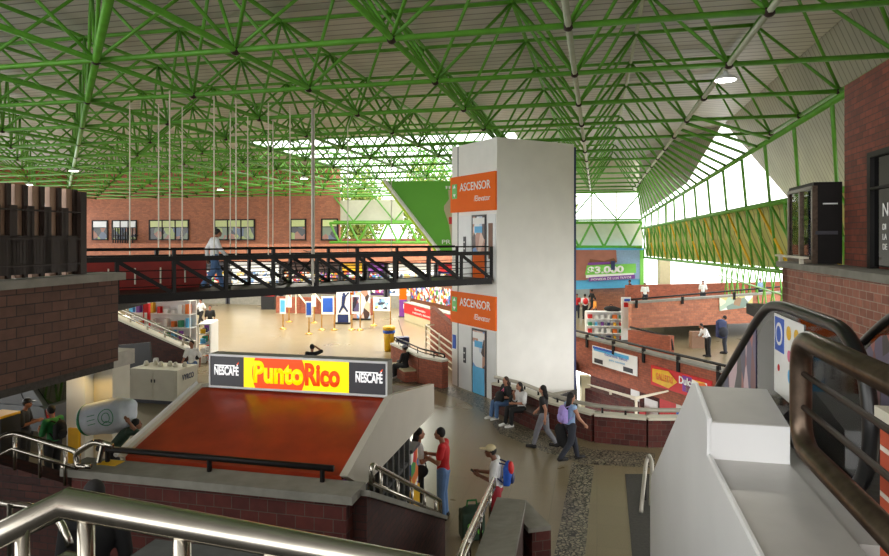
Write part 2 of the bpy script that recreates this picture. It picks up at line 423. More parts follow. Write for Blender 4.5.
inlay(3, [(572, 462), (594, 466), (590, 500), (585, 556), (582, 600), (543, 600), (554, 556), (563, 510)], 'cobble', 'cobbled strip across the floor')
inlay(4, [(625, 474), (664, 474), (690, 600), (636, 600)], 'tread', 'steel landing plate of the escalator', .006)
inlay(7, [(487, 560), (545, 556), (560, 520), (571, 462), (530, 470), (505, 500)], 'tread', 'darker worn floor patch', .003) if False else None

# upper floor slabs (z 3.6 to 3.9)
mb = MB()
def slab(pts, z0, z1): mb.prism([UV(u, v, z0) for u, v in pts], (0, 0, z1 - z0))
slab([(-26, -8), (-6.5, -8), (-6.5, 7.7), (-11, 12.2), (-12, 15.5), (-26, 15.5)], 3.6, 3.9)
slab([(-6.5, -8), (-1.6, -8), (-1.6, 1.75), (-6.5, 1.75)], 3.6, 3.9)
slab([(-1.6, -8), (4.8, -8), (4.8, 3.55), (1.25, 3.55), (1.25, 2.0), (-1.6, 2.0)], 3.6, 3.9)
slab([(2.9, 3.55), (9, 3.55), (9, 14), (2.9, 14)], 3.9, 4.1)
struct('floor_upper', mb, 'tread', 'upper level floor slab')
mb = MB(); mb.prism([UV(-48, 47.6, 3.55), UV(-2, 47.6, 3.55), UV(-2, 50, 3.55), UV(-48, 50, 3.55)], (0, 0, .35))
struct('floor_gallery', mb, 'concrete', 'gallery slab along the far wall')

# ================================================================ roof: deck and space frame
S, SV, U0, V0, ZL, ZU = 3.05, 3.17, -.46, 10.9, 8.9, 11.1
I0, I1, J0, J1 = -14, 2, -3, 12
lo = lambda i, j: UV(U0 + S * i, V0 + SV * j, ZL)
up = lambda i, j: UV(U0 + S * (i + .5), V0 + SV * (j + .5), ZU)
mb = MB()
for q in ((-47, 6.4, 2.0, 36, 11.28, 11.36), (-47, -21.5, 36, 50.6, 11.28, 11.36), (-4.5, 3.0, 36, 50.6, 11.28, 11.36), (-6.4, 6.4, -9, 2.0, 11.28, 11.36)): mb.gbox(*q)  # unseen near-left deck left open on purpose to let daylight in
mb.prism([UV(3.0, 36, 11.28), UV(6.4, 36, 11.28), UV(3.0, 50.6, 11.28)], (0, 0, .08))
struct('ceiling', mb, 'roof_deck', 'corrugated grey metal roof deck')
mb = MB()
for v0, v1 in ((-9, 31.5),):
    mb.prism([UV(6.4, v0, 11.36), UV(6.4, v1 + 4.5, 11.36), UV(8.6, v1 - 1.5, 6.1), UV(8.6, v0, 6.1)], UV(.06, 0, .05))
mb.prism([UV(6.3, 36, 11.3), UV(4.8, 38, 8.4), UV(3.05, 49.5, 7.0), UV(3.0, 49.5, 11.3)], UV(.06, 0, .05))
struct('ceiling_slope', mb, 'side_cladding', 'sloping pale cladding along the right eave')
frame = thing('space_frame', 'green tubular steel space frame carrying the whole hall roof', 'roof truss', UV(0, 20, ZL))
for j in range(J0, J1 + 1):
    MB().bar(lo(I0, j), lo(I1 if j < 5 else 1, j), .056).build('lower_chord', 'green_steel', frame, smooth=True)
for i in range(I0, I1 + 1):
    MB().bar(lo(i, J0), lo(i, J1 if i < 2 else 4), .056).build('lower_chord', 'grey_chord' if i in (0, 1) else 'green_steel', frame, smooth=True)
for j in range(J0, J1):
    MB().bar(up(I0, j), up(I1 - 1 if j < 5 else 0, j), .055).build('upper_chord', 'green_steel', frame, smooth=True)
for i in range(I0, I1):
    MB().bar(up(i, J0), up(i, J1 - 1 if i < 1 else 4), .055).build('upper_chord', 'grey_chord' if i == 0 else 'green_steel', frame, smooth=True)
for k in range(-1, 8):
    if k == 0: MB().bar(lo(-2, -1), lo(-11, 8), .075).build('diagonal_chord', 'green_steel', frame, smooth=True)
webs = []
for i in range(I0, I1):
    for j in range(J0, J1):
        if i == 1 and j > 4: continue
        for a in (0, 1):
            for b in (0, 1):
                p, q = up(i, j), lo(i + a, j + b); m = (p + q) / 2
                X, Y, Z = m.x, m.y, m.z - EYE
                d = V((X, Y, Z)).length
                inview = Y > 3 and abs(X / Y) < .72 and Z / Y < .40
                webs.append((0 if inview else 1, d, p, q))
webs.sort(key=lambda w: (w[0], w[1]))
for _, d, p, q in webs[:98]:
    MB().bar(p, q, .04).build('web_bar', 'green_steel', frame, smooth=True)
mb = MB()
for _, d, p, q in webs[98:]: mb.bar(p, q, .04, 5)
o = mb.build('web_bars', 'green_steel', frame, smooth=True); o['kind'] = 'stuff'
mb = MB()
for i in range(I0, I1 + 1):
    for j in range(J0, J1 + 1):
        if i == 2 and j > 4: continue
        mb.ell(lo(i, j), .1, None, 6)
o = mb.build('node_balls', 'dark_brown_metal', frame, smooth=True); o['kind'] = 'stuff'

# sloping lattice down the right eave
sl = thing('eave_lattice', 'sloping green lattice truss down the right eave beyond the dark booth', 'roof truss', UV(6.8, 30, 6.8))
T_ = lambda a, b, v: a + (b - a) * (v - 13) / 36
C0 = lambda v: UV(T_(5.78, 3.0, v), v, T_(8.9, 6.7, v)); C1 = lambda v: UV(T_(6.75, 3.15, v), v, T_(6.75, 6.1, v)); C2 = lambda v: UV(T_(7.65, 3.3, v), v, T_(4.35, 4.0, v))
VE0, VE1 = 13.0, 49.0
for f_, r_ in ((C0, .08), (C1, .09), (C2, .08)):
    MB().bar(f_(VE0), f_(VE1), r_).build('long_chord', 'green_steel', sl, smooth=True)
n = 30; st = (VE1 - VE0) / n
for k in range(n):
    v = VE0 + st * k
    MB().bar(C1(v), C2(v + st), .045).build('lattice_bar', 'green_steel', sl, smooth=True)
    MB().bar(C1(v + st), C2(v), .045).build('lattice_bar', 'yellow' if k % 3 == 0 else 'green_steel', sl, smooth=True)
for k in range(0, n, 1):
    v = VE0 + st * k
    if k > 6: MB().bar(UV(2.66, v - 1.6, 8.9), C0(v), .05).build('strut', 'green_steel', sl, smooth=True)
    if k % 2 == 0: MB().bar(C0(v - .6), C1(v + 1.2), .05).build('strut', 'green_steel', sl, smooth=True)
mb = MB()
for k in range(3): pass
mb.prism([C1(VE0) + UV(.35, -1, 0), C1(VE1) + UV(.2, 0, 0), C2(VE1) + UV(.2, 0, .1), C2(VE0) + UV(.35, -1, .1)], UV(.06, 0, 0))
struct('wall_right_eave', mb, 'olive_slats', 'olive slatted lining behind the eave lattice')
# low translucent right wall beyond the mezzanine
mb = MB()
for k in range(10):
    v = 33 + k * 1.7
    mb.bar(UV(8.6, v, 1.2), UV(8.6, v + 1.7, 4.3), .04); mb.bar(UV(8.6, v + 1.7, 1.2), UV(8.6, v, 4.3), .04)
mb.bar(UV(8.6, 33, 2.7), UV(8.6, 51, 2.7), .05); mb.bar(UV(8.6, 33, 4.35), UV(8.6, 51, 4.35), .07)
struct('window_1', mb, 'green_steel', 'green criss-cross bars of the bright right-hand glazing')

# ================================================================ far wall
VB = 50.0
WU0, WU1 = -47.0, -21.5
wins = [(93, 108), (113, 137), (150, 189), (215, 255), (291, 306), (322, 338)]
def ux(x, v): 
    k = (x - CX) / F; Yd = v / (SN * k + CS); return CS * k * Yd - SN * Yd
mb = MB(); mb.gbox(WU0, -20.6, VB, VB + .3, 3.9, 11.25); 
struct('wall_back', mb, 'brick_far', 'brown brick wall of the far upper gallery')
for k, (x0, x1) in enumerate(wins):
    u0, u1 = ux(x0, VB), ux(x1, VB)
    t = MB(); t.gbox(u0, u1, VB - .06, VB - .005, 5.25, 6.95); w = struct('window_%d' % (k + 2), t, 'window_view', 'dark framed window in the far brick wall')
    f = MB()
    nb = 3 if u1 - u0 > 2 else 1
    for a, b in ((5.2, 5.3), (6.9, 7.0), (6.3, 6.36)): f.gbox(u0, u1, VB - .12, VB - .06, a, b)
    for i in range(nb + 1):
        uu = u0 + (u1 - u0) * i / nb; f.gbox(uu - .05, uu + .05, VB - .12, VB - .06, 5.2, 7.0)
    struct('window_frame', f, 'black_steel', None, w)
    g = MB(); g.gbox(u0 + .1, u1 - .1, VB - .09, VB - .065, 6.36, 6.9); struct('window_blind', g, 'pale_lime' if k > 1 else 'panel_white', None, w)
# gallery parapet
mb = MB(); mb.gbox(WU0, -2.0, 47.3, 47.6, 3.55, 4.95)
struct('wall_gallery', mb, 'brick_far', 'reddish parapet of the far gallery')
g = thing('window_grille', 'row of spiked dark bars before the far small window', 'grille', UV(ux(125, 49.7), 49.6, 4.95))
for k in range(9):
    u = ux(113, 49.6) + k * .25
    MB().bar(UV(u, 49.6, 4.95), UV(u, 49.6, 6.3), .05).build('bar', 'black_steel', g)
MB().bar(UV(ux(112, 49.6), 49.6, 5.6), UV(ux(138, 49.6), 49.6, 5.6), .04).build('cross_bar', 'black_steel', g)
# glazing and girder to the right of the far wall
def girder(name, label, u0, u1, v, z0, z1, nseg, mat='green_steel', r=.09):
    t = thing(name, label, 'truss', UV((u0 + u1) / 2, v, z0))
    for z in (z0, z1): MB().bar(UV(u0, v, z), UV(u1, v, z), r * 1.3).build('long_chord', mat, t)
    w = (u1 - u0) / nseg
    for k in range(nseg):
        a, b = (z0, z1) if k % 2 else (z1, z0)
        MB().bar(UV(u0 + k * w, v, a), UV(u0 + (k + 1) * w, v, b), r).build('web_bar', mat, t)
    return t
girder('lattice_girder', 'green lattice girder above the price banner at the far end', -2.2, 3.2, 49.3, 4.75, 6.55, 6)
girder('lattice_girder', 'dark green lattice girder left of the slanted green banner', -21, -9.5, 49.0, 5.05, 6.6, 14)
girder('lattice_girder', 'upper green lattice girder before the pale far glazing', -21, 3.2, 49.8, 6.75, 8.8, 14, 'green_steel', .06)
mb = MB(); mb.gbox(-21.0, -15.2, 50.2, 50.3, 6.5, 8.5); mb.gbox(-4.5, 3.3, 50.2, 50.3, 8.75, 11.28); mb.gbox(-6.0, 3.3, 50.2, 50.3, 4.7, 6.5); struct('wall_back_panel', mb, 'ivory', 'beige cladding panel beside the far glazing')
mb = MB(); mb.gbox(-20.6, -9.0, 50.2, 50.4, 3.9, 5.35); struct('wall_back_low', mb, 'brick_far', 'orange brick parapet at the far end')
mb = MB()
for u in (-2.2, -.4, 1.4, 3.2, 5.0): mb.bar(UV(u, 50.1, 6.6), UV(u, 50.1, 8.8), .05)
struct('window_8', mb, 'rail_grey', 'bars of the bright far glazing')
mb = MB(); mb.gbox(-9.5, 8.6, 50.3, 50.5, 0, 1.9); struct('wall_back_base', mb, 'ivory', 'low pale wall under the price banner')

mb = MB(); mb.gbox(-46.9, -46.6, 8, 50, 8.4, 11.27); struct('wall_left_far', mb, 'brick_far', 'brick wall under the far left roof edge')
# ================================================================ left parapet and fence
UL = -6.47
mb = MB(); mb.gbox(UL - .3, UL, -2, 7.75, 3.7, 4.82); struct('wall_left', mb, 'brick_left', 'dark brown brick parapet on the left')
mb = MB(); mb.gbox(UL - .36, UL + .06, -2, 7.83, 4.82, 4.92); struct('trim_5', mb, 'concrete', 'concrete coping of the left parapet')
fe = thing('slat_fence', 'tall dark brown metal slat fence on the left parapet', 'fence', UV(UL - .15, 5, 4.92))
def ul_v(x, u=UL):  # v on the left wall plane for an image column
    k = (x - CX) / F; Y = u / (CS * k - SN); return SN * k * Y + CS * Y
for k in range(30):
    x = -14 + k * 3.4
    if x > 86: break
    v = ul_v(x)
    MB().gbox(UL - .12, UL - .07, v - .045, v + .02, 4.97, 5.43).build('slat', 'dark_brown_metal', fe)
for x in (-5, 12, 29, 46, 63, 79):
    v = ul_v(x)
    MB().gbox(UL - .2, UL - .13, v - .07, v + .025, 4.93, 6.03).build('tall_post_face', 'tan_metal', fe)  # lit face of the post, put in as a lighter box
    MB().gbox(UL - .205, UL - .1, v + .03, v + .085, 4.93, 6.03).build('tall_post_face', 'dark_brown_metal', fe)  # shaded face of the same post, put in as a darker box
    if x > 75: continue
    for d in (6.6, 9.0): 
        w_ = ul_v(x + d); MB().gbox(UL - .12, UL - .07, w_ - .05, w_ + .02, 4.97, 5.78).build('slat', 'dark_brown_metal', fe)
v = ul_v(87); MB().gbox(UL - .22, UL - .04, v - .06, v + .04, 4.93, 6.0).build('end_post', 'dark_brown_metal', fe)
for z in (5.06, 5.38, 5.72):
    MB().gbox(UL - .06, UL - .045, -1, ul_v(88), z, z + .02).build('rail', 'dark_brown_metal', fe)

# ================================================================ right building
UR, URW = 2.95, 3.41
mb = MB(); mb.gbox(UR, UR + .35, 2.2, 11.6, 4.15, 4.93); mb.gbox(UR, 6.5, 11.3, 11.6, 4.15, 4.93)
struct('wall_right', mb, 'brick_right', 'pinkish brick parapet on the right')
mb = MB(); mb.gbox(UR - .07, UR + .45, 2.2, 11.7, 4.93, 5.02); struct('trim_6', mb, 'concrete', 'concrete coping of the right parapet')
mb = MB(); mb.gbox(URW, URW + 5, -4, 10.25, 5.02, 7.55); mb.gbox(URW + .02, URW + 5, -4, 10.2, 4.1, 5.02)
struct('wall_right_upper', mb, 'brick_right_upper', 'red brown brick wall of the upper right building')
kx = (877 - CX) / F; Yw = URW / (CS * kx - SN); vw = SN * kx * Yw + CS * Yw
win = MB(); win.gbox(URW - .05, URW - .01, vw - 2.2, vw, 5.05, 6.42); w = struct('window_9', win, 'smoke_glass', 'dark shop window on the right edge')
f = MB(); f.gbox(URW - .1, URW - .0, vw - .06, vw + .04, 5.02, 6.47); f.gbox(URW - .1, URW, vw - 2.2, vw, 6.4, 6.47); f.gbox(URW - .1, URW, vw - 2.2, vw, 6.0, 6.03)
struct('window_frame', f, 'black_steel', None, w)
mb = MB(); mb.gbox(URW - .0, URW + .0, 0, 0, 0, 0) if False else None
rt = -C_DIR
base = UV(URW - .055, vw - .1, 0)
for s_, z, h in (('N', 5.66, .17), ('DI', 5.5, .075), ('LA', 5.38, .075), ('DE', 5.26, .075)):
    text(s_, base + ZA * z - C_DIR * .22, rt, ZA, h, 'letter_white', w)
# the black box beside it
bx = thing('booth', 'black metal booth with a glazed left face on the right parapet', 'booth', UV(3.2, 10.9, 5.02))
BU0, BU1, BV0, BV1 = 3.02, URW - .02, 10.27, 11.5
MB().gbox(BU0, BU1, BV0, BV0 + .05, 5.03, 6.15).build('side_panel', 'black_steel', bx)
MB().gbox(BU0, BU1, BV1 - .05, BV1, 5.03, 6.15).build('side_panel', 'black_steel', bx)
MB().gbox(BU0, BU1, BV0, BV1, 6.15, 6.2).build('roof', 'black_steel', bx)
MB().gbox(BU1 - .05, BU1, BV0 + .05, BV1 - .05, 5.03, 6.15).build('back_panel', 'black_steel', bx)
MB().gbox(BU0 + .01, BU0 + .03, BV0 + .05, BV1 - .05, 5.08, 6.12).build('glass_front', 'clear_glass', bx)
m = MB()
for v in (BV0 + .02, (BV0 + BV1) / 2, BV1 - .02): m.gbox(BU0 - .02, BU0 + .05, v - .03, v + .03, 5.03, 6.15)
m.gbox(BU0 - .02, BU0 + .05, BV0, BV1, 5.03, 5.08); m.gbox(BU0 - .02, BU0 + .05, BV0, BV1, 6.1, 6.15)
m.build('window_frame', 'bronze', bx)
MB().gbox(BU0 + .12, BU1 - .06, BV0 - .01, BV0, 5.88, 5.9).build('vent_slot', 'panel_white', bx)
MB().gbox(BU0 + .02, BU1 - .06, BV0 - .012, BV0, 5.45, 5.5).build('vent_slot', 'charcoal', bx)
sh = thing('shelf_rail', 'small pale rail shelf in front of the dark booth', 'shelf', UV(2.92, 10.8, 5.02))
MB().gbox(2.86, 2.94, 10.2, 11.7, 5.1, 5.13).build('board', 'ivory', sh)
for v in (10.4, 11.5): MB().gbox(2.88, 2.93, v, v + .06, 5.02, 5.1).build('bracket', 'ivory', sh)

# ================================================================ elevator tower
K = V((1.737, 21.5, 0)); AD = V((-.5, .866, 0)); BD = V((.866, .5, 0)); NL = -BD; WL, WR, HT = 2.92, 3.32, 8.74
def L(s, z, d=0.0): return K + AD * (WL - s) + ZA * z + NL * d     # on the left face: s from its left edge
tw = thing('elevator_tower', 'tall white elevator tower with two orange signs at the bridge end', 'elevator tower', K + AD * 1.4 + BD * 1.6)
def lp(s0, s1, z0, z1, d0, d1):
    m = MB(); m.hexa([L(s0, z0, d1), L(s1, z0, d1), L(s1, z0, d0), L(s0, z0, d0), L(s0, z1, d1), L(s1, z1, d1), L(s1, z1, d0), L(s0, z1, d0)]); return m
m = MB(); m.prism([K, K + BD * WR, K + BD * WR + AD * WL, K + AD * WL], (0, 0, HT)); m.build('shaft', 'tower_white', tw, bevel=.02)
m = MB(); m.prism([K + BD * (WR + .002) + V((0, 0, 0)) - AD * .0, K + BD * (WR + .1), K + BD * (WR + .1) + AD * .3, K + BD * (WR + .002) + AD * .3], (0, 0, HT - .1)); m.build('edge_strip', 'navy', tw)
lp(.42, .46, 0, HT, 0, .012).build('panel_seam', 'charcoal', tw)
def lift_front(z0, sign_z0, sign_z1, lower):
    s = lp(0, WL, sign_z0, sign_z1, 0, .07).build('orange_sign', 'orange_sign', tw)
    zt = sign_z0 + (sign_z1 - sign_z0) * .58
    text('ASCENSOR', L(.66, zt, .07), -AD, ZA, .29, 'letter_white', s, width=1.98, bold=.012)
    text('/Elevator', L(2.62, zt - .4, .07), -AD, ZA, .2, 'letter_white', s, width=1.0, align='RIGHT')
    lp(.14, .48, zt - .25, zt + .28, .07, .085).build('arrow_plate', 'sign_green', s)
    for dz, sg in ((.18, 1), (-.13, -1)):
        m = MB(); m.prism([L(.22, zt + dz - sg * .05, .085), L(.4, zt + dz - sg * .05, .085), L(.31, zt + dz + sg * .07, .085)], NL * .006); m.build('arrow', 'letter_white', s)
    top = z0 + 2.25
    d = lp(1.42, 2.3, z0, top, 0, .03).build('door_frame', 'charcoal', tw)
    lp(1.5, 2.24, z0 + .02, top - .06, .03, .045).build('door_leaf', 'poster_people', d)
    lp(1.5, 2.24, z0 + .02, z0 + .95, .045, .05).build('door_banner', 'sky_blue' if lower else 'orange_sign', d)
    lp(1.5, 2.24, top - .32, top - .1, .045, .05).build('door_header', 'white', d)
    lp(1.62, 2.1, top - .62, top - .4, .045, .052).build('blue_label', 'sky_blue', d)
    lp(.5, 1.36, z0, top, 0, .025).build('wall_panel', 'panel_white', tw)
    c = lp(.86, 1.02, z0 + .95, z0 + 1.5, .025, .045).build('call_panel', 'charcoal', tw)
    lp(.91, .97, z0 + 1.05, z0 + 1.1, .045, .06).build('call_button', 'white', c)
    lp(.91, .97, z0 + 1.28, z0 + 1.33, .045, .06).build('call_button', 'white', c)
    lp(2.36, 2.86, z0, top, 0, .02).build('wall_panel', 'panel_white', tw)
lift_front(0.0, 2.32, 3.45, True)
lift_front(3.95, 6.33, 7.62, False)
lp(.08, .3, 1.35, 1.85, .012, .03).build('blue_notice', 'blue', tw)
lp(2.45, 2.7, 4.7, 5.9, .02, .03).build('wall_poster', 'wood', tw)

# ================================================================ footbridge
BA, BB = V((-7.56, 15.0, 0)), V((1.55, 21.53, 0)); BL = (BB - BA).length; bd = (BB - BA) / BL; bn = V((-bd.y, bd.x, 0)); BW = 1.9
def B(s, w, z): return BA + bd * s + bn * w + ZA * z
br = thing('footbridge', 'black steel truss footbridge running to the white elevator tower', 'bridge', B(BL / 2, BW / 2, 3.9))
S0 = -4.4
m = MB(); m.hexa([B(S0, 0, 3.9), B(BL, 0, 3.9), B(BL, BW, 3.9), B(S0, BW, 3.9), B(S0, 0, 4.05), B(BL, 0, 4.05), B(BL, BW, 4.05), B(S0, BW, 4.05)])
m.build('deck', 'dark_brown_metal', br)
NP = 9; pw = BL / NP
for w, nm in ((0, 'near'), (BW, 'far')):
    m = MB(); m.beam(B(S0, w, 3.98), B(BL, w, 3.98), .1, .2); m.build('bottom_chord', 'black_steel', br)
    m = MB(); m.beam(B(S0, w, 4.9), B(BL, w, 4.9), .1, .12); m.build('top_chord', 'black_steel', br)
    MB().bar(B(S0, w, 5.12), B(BL - .1, w, 5.12), .025).build('handrail', 'black_steel', br)
    for z in (4.24, 4.43, 4.62): MB().bar(B(S0, w + .03, z), B(BL, w + .03, z), .013).build('thin_rail', 'black_steel', br)
    for k in range(-3, NP + 1):
        m = MB(); m.beam(B(k * pw, w, 4.0), B(k * pw, w, 5.12 if k % 2 else 4.95), .08, .08); m.build('upright', 'black_steel', br)
        if k < NP:
            m = MB(); m.beam(B(k * pw, w, 4.86), B((k + 1) * pw, w, 4.05), .06, .09); m.build('diagonal', 'black_steel', br)
for w, ss in ((0, (1.15, 2.2, 2.75, 3.6, 4.2, 4.9)), (BW, (.6, 1.3, 1.9, 3.2, 3.7, 4.45, 6.9, 8.5))):
    for s in ss: MB().bar(B(s, w, 4.95), B(s, w, 8.95), .016).build('hanger_rod', 'ivory', br)
MB().bar(B(4.85, 0, 3.98), B(4.85, 0, 8.95), .04).build('hanger_column', 'rail_grey', br)
m = MB(); m.hexa([B(S0, BW - .12, 4.06), B(2.5, BW - .12, 4.06), B(2.5, BW - .07, 4.06), B(S0, BW - .07, 4.06), B(S0, BW - .12, 4.84), B(2.5, BW - .12, 4.84), B(2.5, BW - .07, 4.84), B(S0, BW - .07, 4.84)])
rp = m.build('red_panel', 'red_panel', br)
for k in range(8):
    s = -2.4 + k * .62
    m = MB(); m.bar(B(s, BW - .14, 4.2), B(s, BW - .14, 4.62), .02); m.build('panel_clip', 'ivory', rp)
# bicycles on the bridge
bk = thing('bicycle', 'dark bicycle standing behind the bridge railing near the middle', 'bicycle', B(4.95, 1.25, 4.05), math.atan2(bd.y, bd.x))
def bike(t, fc):
    for x in (-.5, .52):
        w_ = MB().torus((x, 0, .335), .32, .018, (1, 0, 0), (0, 0, 1)).build('wheel', 'rubber', t, local=True)
        m = MB()
        for i in range(8): m.bar((x, 0, .335), (x + .31 * math.cos(i * math.pi / 4), 0, .335 + .31 * math.sin(i * math.pi / 4)), .004, 4)
        m.cap((x, -.04, .335), (x, .04, .335), .025); m.build('spokes', 'stainless', w_, local=True)
    m = MB()
    for a, b in (((-.5, 0, .335), (0, 0, .3)), ((0, 0, .3), (-.16, 0, .82)), ((-.16, 0, .74), (.36, 0, .8)), ((0, 0, .3), (.38, 0, .68)), ((-.5, 0, .335), (-.14, 0, .74)), ((.34, 0, .92), (.42, 0, .6)), ((.42, 0, .6), (.52, 0, .335))): m.bar(a, b, .018)
    m.build('frame', fc, t, local=True)
    m = MB(); m.ell((-.18, 0, .86), (.13, .06, .035)); m.build('saddle', 'rubber', t, local=True, smooth=True)
    m = MB(); m.tube([(.3, -.28, .98), (.34, -.1, .95), (.34, .1, .95), (.3, .28, .98)], .014); m.build('handlebar', 'black_steel', t, local=True)
    m = MB(); m.bar((0, -.1, .3), (0, .1, .3), .012); m.box((.12, .12, .24), (.09, .05, .02)); m.box((-.12, -.12, .36), (.09, .05, .02)); m.torus((0, .03, .3), .09, .012, (1, 0, 0), (0, 0, 1)); m.build('crank', 'stainless', t, local=True)
bike(bk, 'black_steel')
# ================================================================ kiosk with the light box
KU0, KU1, KV0, KVR, KV1 = -5.92, -2.95, 7.22, 8.9, 11.33
ZF, ZR, ZB = 2.58, 3.1, 2.72
kq = thing('kiosk', 'red roofed snack kiosk carrying a long yellow and grey light box sign', 'kiosk', UV(-4.4, 9.2, 0))
m = MB(); m.hexa([UV(KU0, KV0, ZF - .08), UV(KU1, KV0, ZF - .08), UV(KU1, KVR, ZR - .08), UV(KU0, KVR, ZR - .08), UV(KU0, KV0, ZF), UV(KU1, KV0, ZF), UV(KU1, KVR, ZR), UV(KU0, KVR, ZR)])
m.build('roof_slope', 'kiosk_red', kq)
m = MB(); m.hexa([UV(KU0, KVR, ZR - .08), UV(KU1, KVR, ZR - .08), UV(KU1, KV1, ZB - .08), UV(KU0, KV1, ZB - .08), UV(KU0, KVR, ZR), UV(KU1, KVR, ZR), UV(KU1, KV1, ZB), UV(KU0, KV1, ZB)])
m.build('back_roof', 'dark_wood', kq)
def gable(u, d, mat, nm='side_panel'):
    mm = MB(); mm.prism([UV(u, KV0 - .05, ZF + .02), UV(u, 7.7, 2.28), UV(u, KV1, 2.28), UV(u, KV1, ZB + .06), UV(u, KVR, ZR + .05), UV(u, KV0 - .05, ZF + .03)][:6], UV(d, 0, 0))
    return mm.build(nm, mat, kq)
gable(KU1, .1, 'kiosk_grey'); gable(KU0 - .1, .1, 'ivory')
sg = MB().gbox(-5.78, KU1 + .03, KVR - .02, KVR + .2, ZR + .02, 3.63).build('sign_box', 'concrete', kq)
sw = KU1 + .03 + 5.78
def sp(s0, s1, z0, z1, d0, d1): return MB().gbox(-5.78 + sw * s0, -5.78 + sw * s1, KVR - .02 - d1, KVR - .02 - d0, z0, z1)
z0, z1 = ZR + .05, 3.6
sp(.008, .205, z0, z1, 0, .012).build('grey_face', 'light_grey', sg); sp(.795, .992, z0, z1, 0, .012).build('grey_face', 'light_grey', sg)
sp(.205, .795, z0, z1, 0, .013).build('yellow_face', 'light_yellow', sg)
def SP(s, z, d): return UV(-5.78 + sw * s, KVR - .02 - d, z)
cx, cz, rr_ = .385, (z0 + z1) / 2, .47
pts = []
hw = (z1 - z0) / 2; R_ = .52; a0 = math.asin(hw / R_)
for i in range(13): t = -a0 + 2 * a0 * i / 12; pts.append(SP(.405, cz, .014) + E_DIR * (R_ * math.cos(t) - .09) + ZA * R_ * math.sin(t))
for i in range(13): t = math.pi - a0 + 2 * a0 * i / 12; pts.append(SP(.405, cz, .014) + E_DIR * (R_ * math.cos(t) + .09 - .0) + ZA * R_ * math.sin(t))
m = MB(); m.prism(pts, -C_DIR * .004); m.build('orange_disc', 'light_orange', sg)
text('Punto', SP(.262, cz - .13, .018), E_DIR, ZA, .31, 'light_yellow', sg, width=.81, bold=.045)
text('Rico', SP(.555, cz - .13, .018), E_DIR, ZA, .31, 'light_orange', sg, width=.55, bold=.045)
for s in (.032, .832):
    text('NESCAFÉ', SP(s, cz - .055, .016), E_DIR, ZA, .13, 'light_white', sg, width=.41, bold=.03)
    m = MB(); m.prism([SP(s + .128, cz + .1, .016), SP(s + .14, cz + .1, .016), SP(s + .145, cz + .15, .016)], -C_DIR * .004); m.build('red_accent', 'light_orange', sg)
    MB().prism([SP(s, cz + .078, .016), SP(s + .12, cz + .078, .016), SP(s + .12, cz + .095, .016), SP(s, cz + .095, .016)], -C_DIR * .004).build('logo_bar', 'light_white', sg)
m = MB()
for a, b, c, d in ((0, 1, z0 - .03, z0), (0, 1, z1, z1 + .03), (0, .008, z0, z1), (.992, 1, z0, z1)): m.gbox(-5.78 + sw * a, -5.78 + sw * b, KVR - .045, KVR - .02, c, d)
m.build('sign_frame', 'panel_white', sg)
MB().tube([UV(KU0 - .1, KV0 - .06, ZF + .03), UV(KU0 - .1, KVR, ZR + .06)], .03).build('edge_trim', 'panel_white', kq)
# glazed right side
KVG = 10.4
KG = KU1 - .12
gw = MB(); gw.gbox(KG - .02, KG, 7.75, KVG, .05, 2.28); gw.build('side_glazing', 'clear_glass', kq)
m = MB()
for k in range(10): v = 7.75 + (KVG - 7.75) * k / 9; m.gbox(KG - .04, KG + .03, v - .03, v + .03, 0, 2.3)
for z in (.05, .55, 1.1, 1.65, 2.25): m.gbox(KG - .03, KG + .02, 7.75, KVG, z - .025, z + .025)
m.build('glazing_bars', 'dark_concrete', kq)
MB().gbox(KU0, KU0 + .06, KV0, KV1, 0, 2.5).build('side_wall', 'ivory', kq)
MB().gbox(KU0, KG, KV0 + .02, KV0 + .08, 0, 2.5).build('rear_wall', 'ivory', kq)
ct = MB().gbox(-4.6, -3.5, 9.2, KVG, 0, 1.0).build('counter', 'wood', kq)
tb = MB().gbox(-4.4, -4.3, 8.2, 11.0, 2.35, 2.42).build('ceiling_tube', 'tube_white', kq)
for k in range(4):
    MB().gbox(-4.6, -3.45, 8.0 + .8 * k, 8.6 + .8 * k, 1.02 if k > 1 else 0.4, 1.6).build('display_shelf', 'goods', kq)
MB().gbox(KU0, KG, KVG - .05, KVG, 0, 1.1).build('serving_counter', 'panel_white', kq)
# parapet wall before the kiosk
mb = MB(); mb.gbox(-6.35, -2.72, 6.8, 7.14, -.2, 2.46); struct('wall_front', mb, 'brick_front', 'dark red brick wall in front of the kiosk')
mb = MB(); mb.gbox(-6.45, -2.62, 6.72, 7.16, 2.46, 2.555); struct('trim_8', mb, 'concrete', 'grey coping of the brick wall', None, .012)
r = thing('pipe_rail', 'dark pipe rail lying along the coping before the red roof', 'handrail', UV(-4.5, 7.1, 2.56))
MB().bar(UV(-6.2, 7.06, 2.72), UV(-2.98, 7.06, 2.72), .038).build('pipe', 'black_steel', r, smooth=True)
for u in (-6.05, -4.6, -3.12): MB().bar(UV(u, 7.06, 2.55), UV(u, 7.06, 2.72), .03).build('foot', 'black_steel', r)
MB().gbox(-6.12, -5.85, 6.95, 7.13, 2.556, 2.562).build('yellow_tape', 'yellow', r)
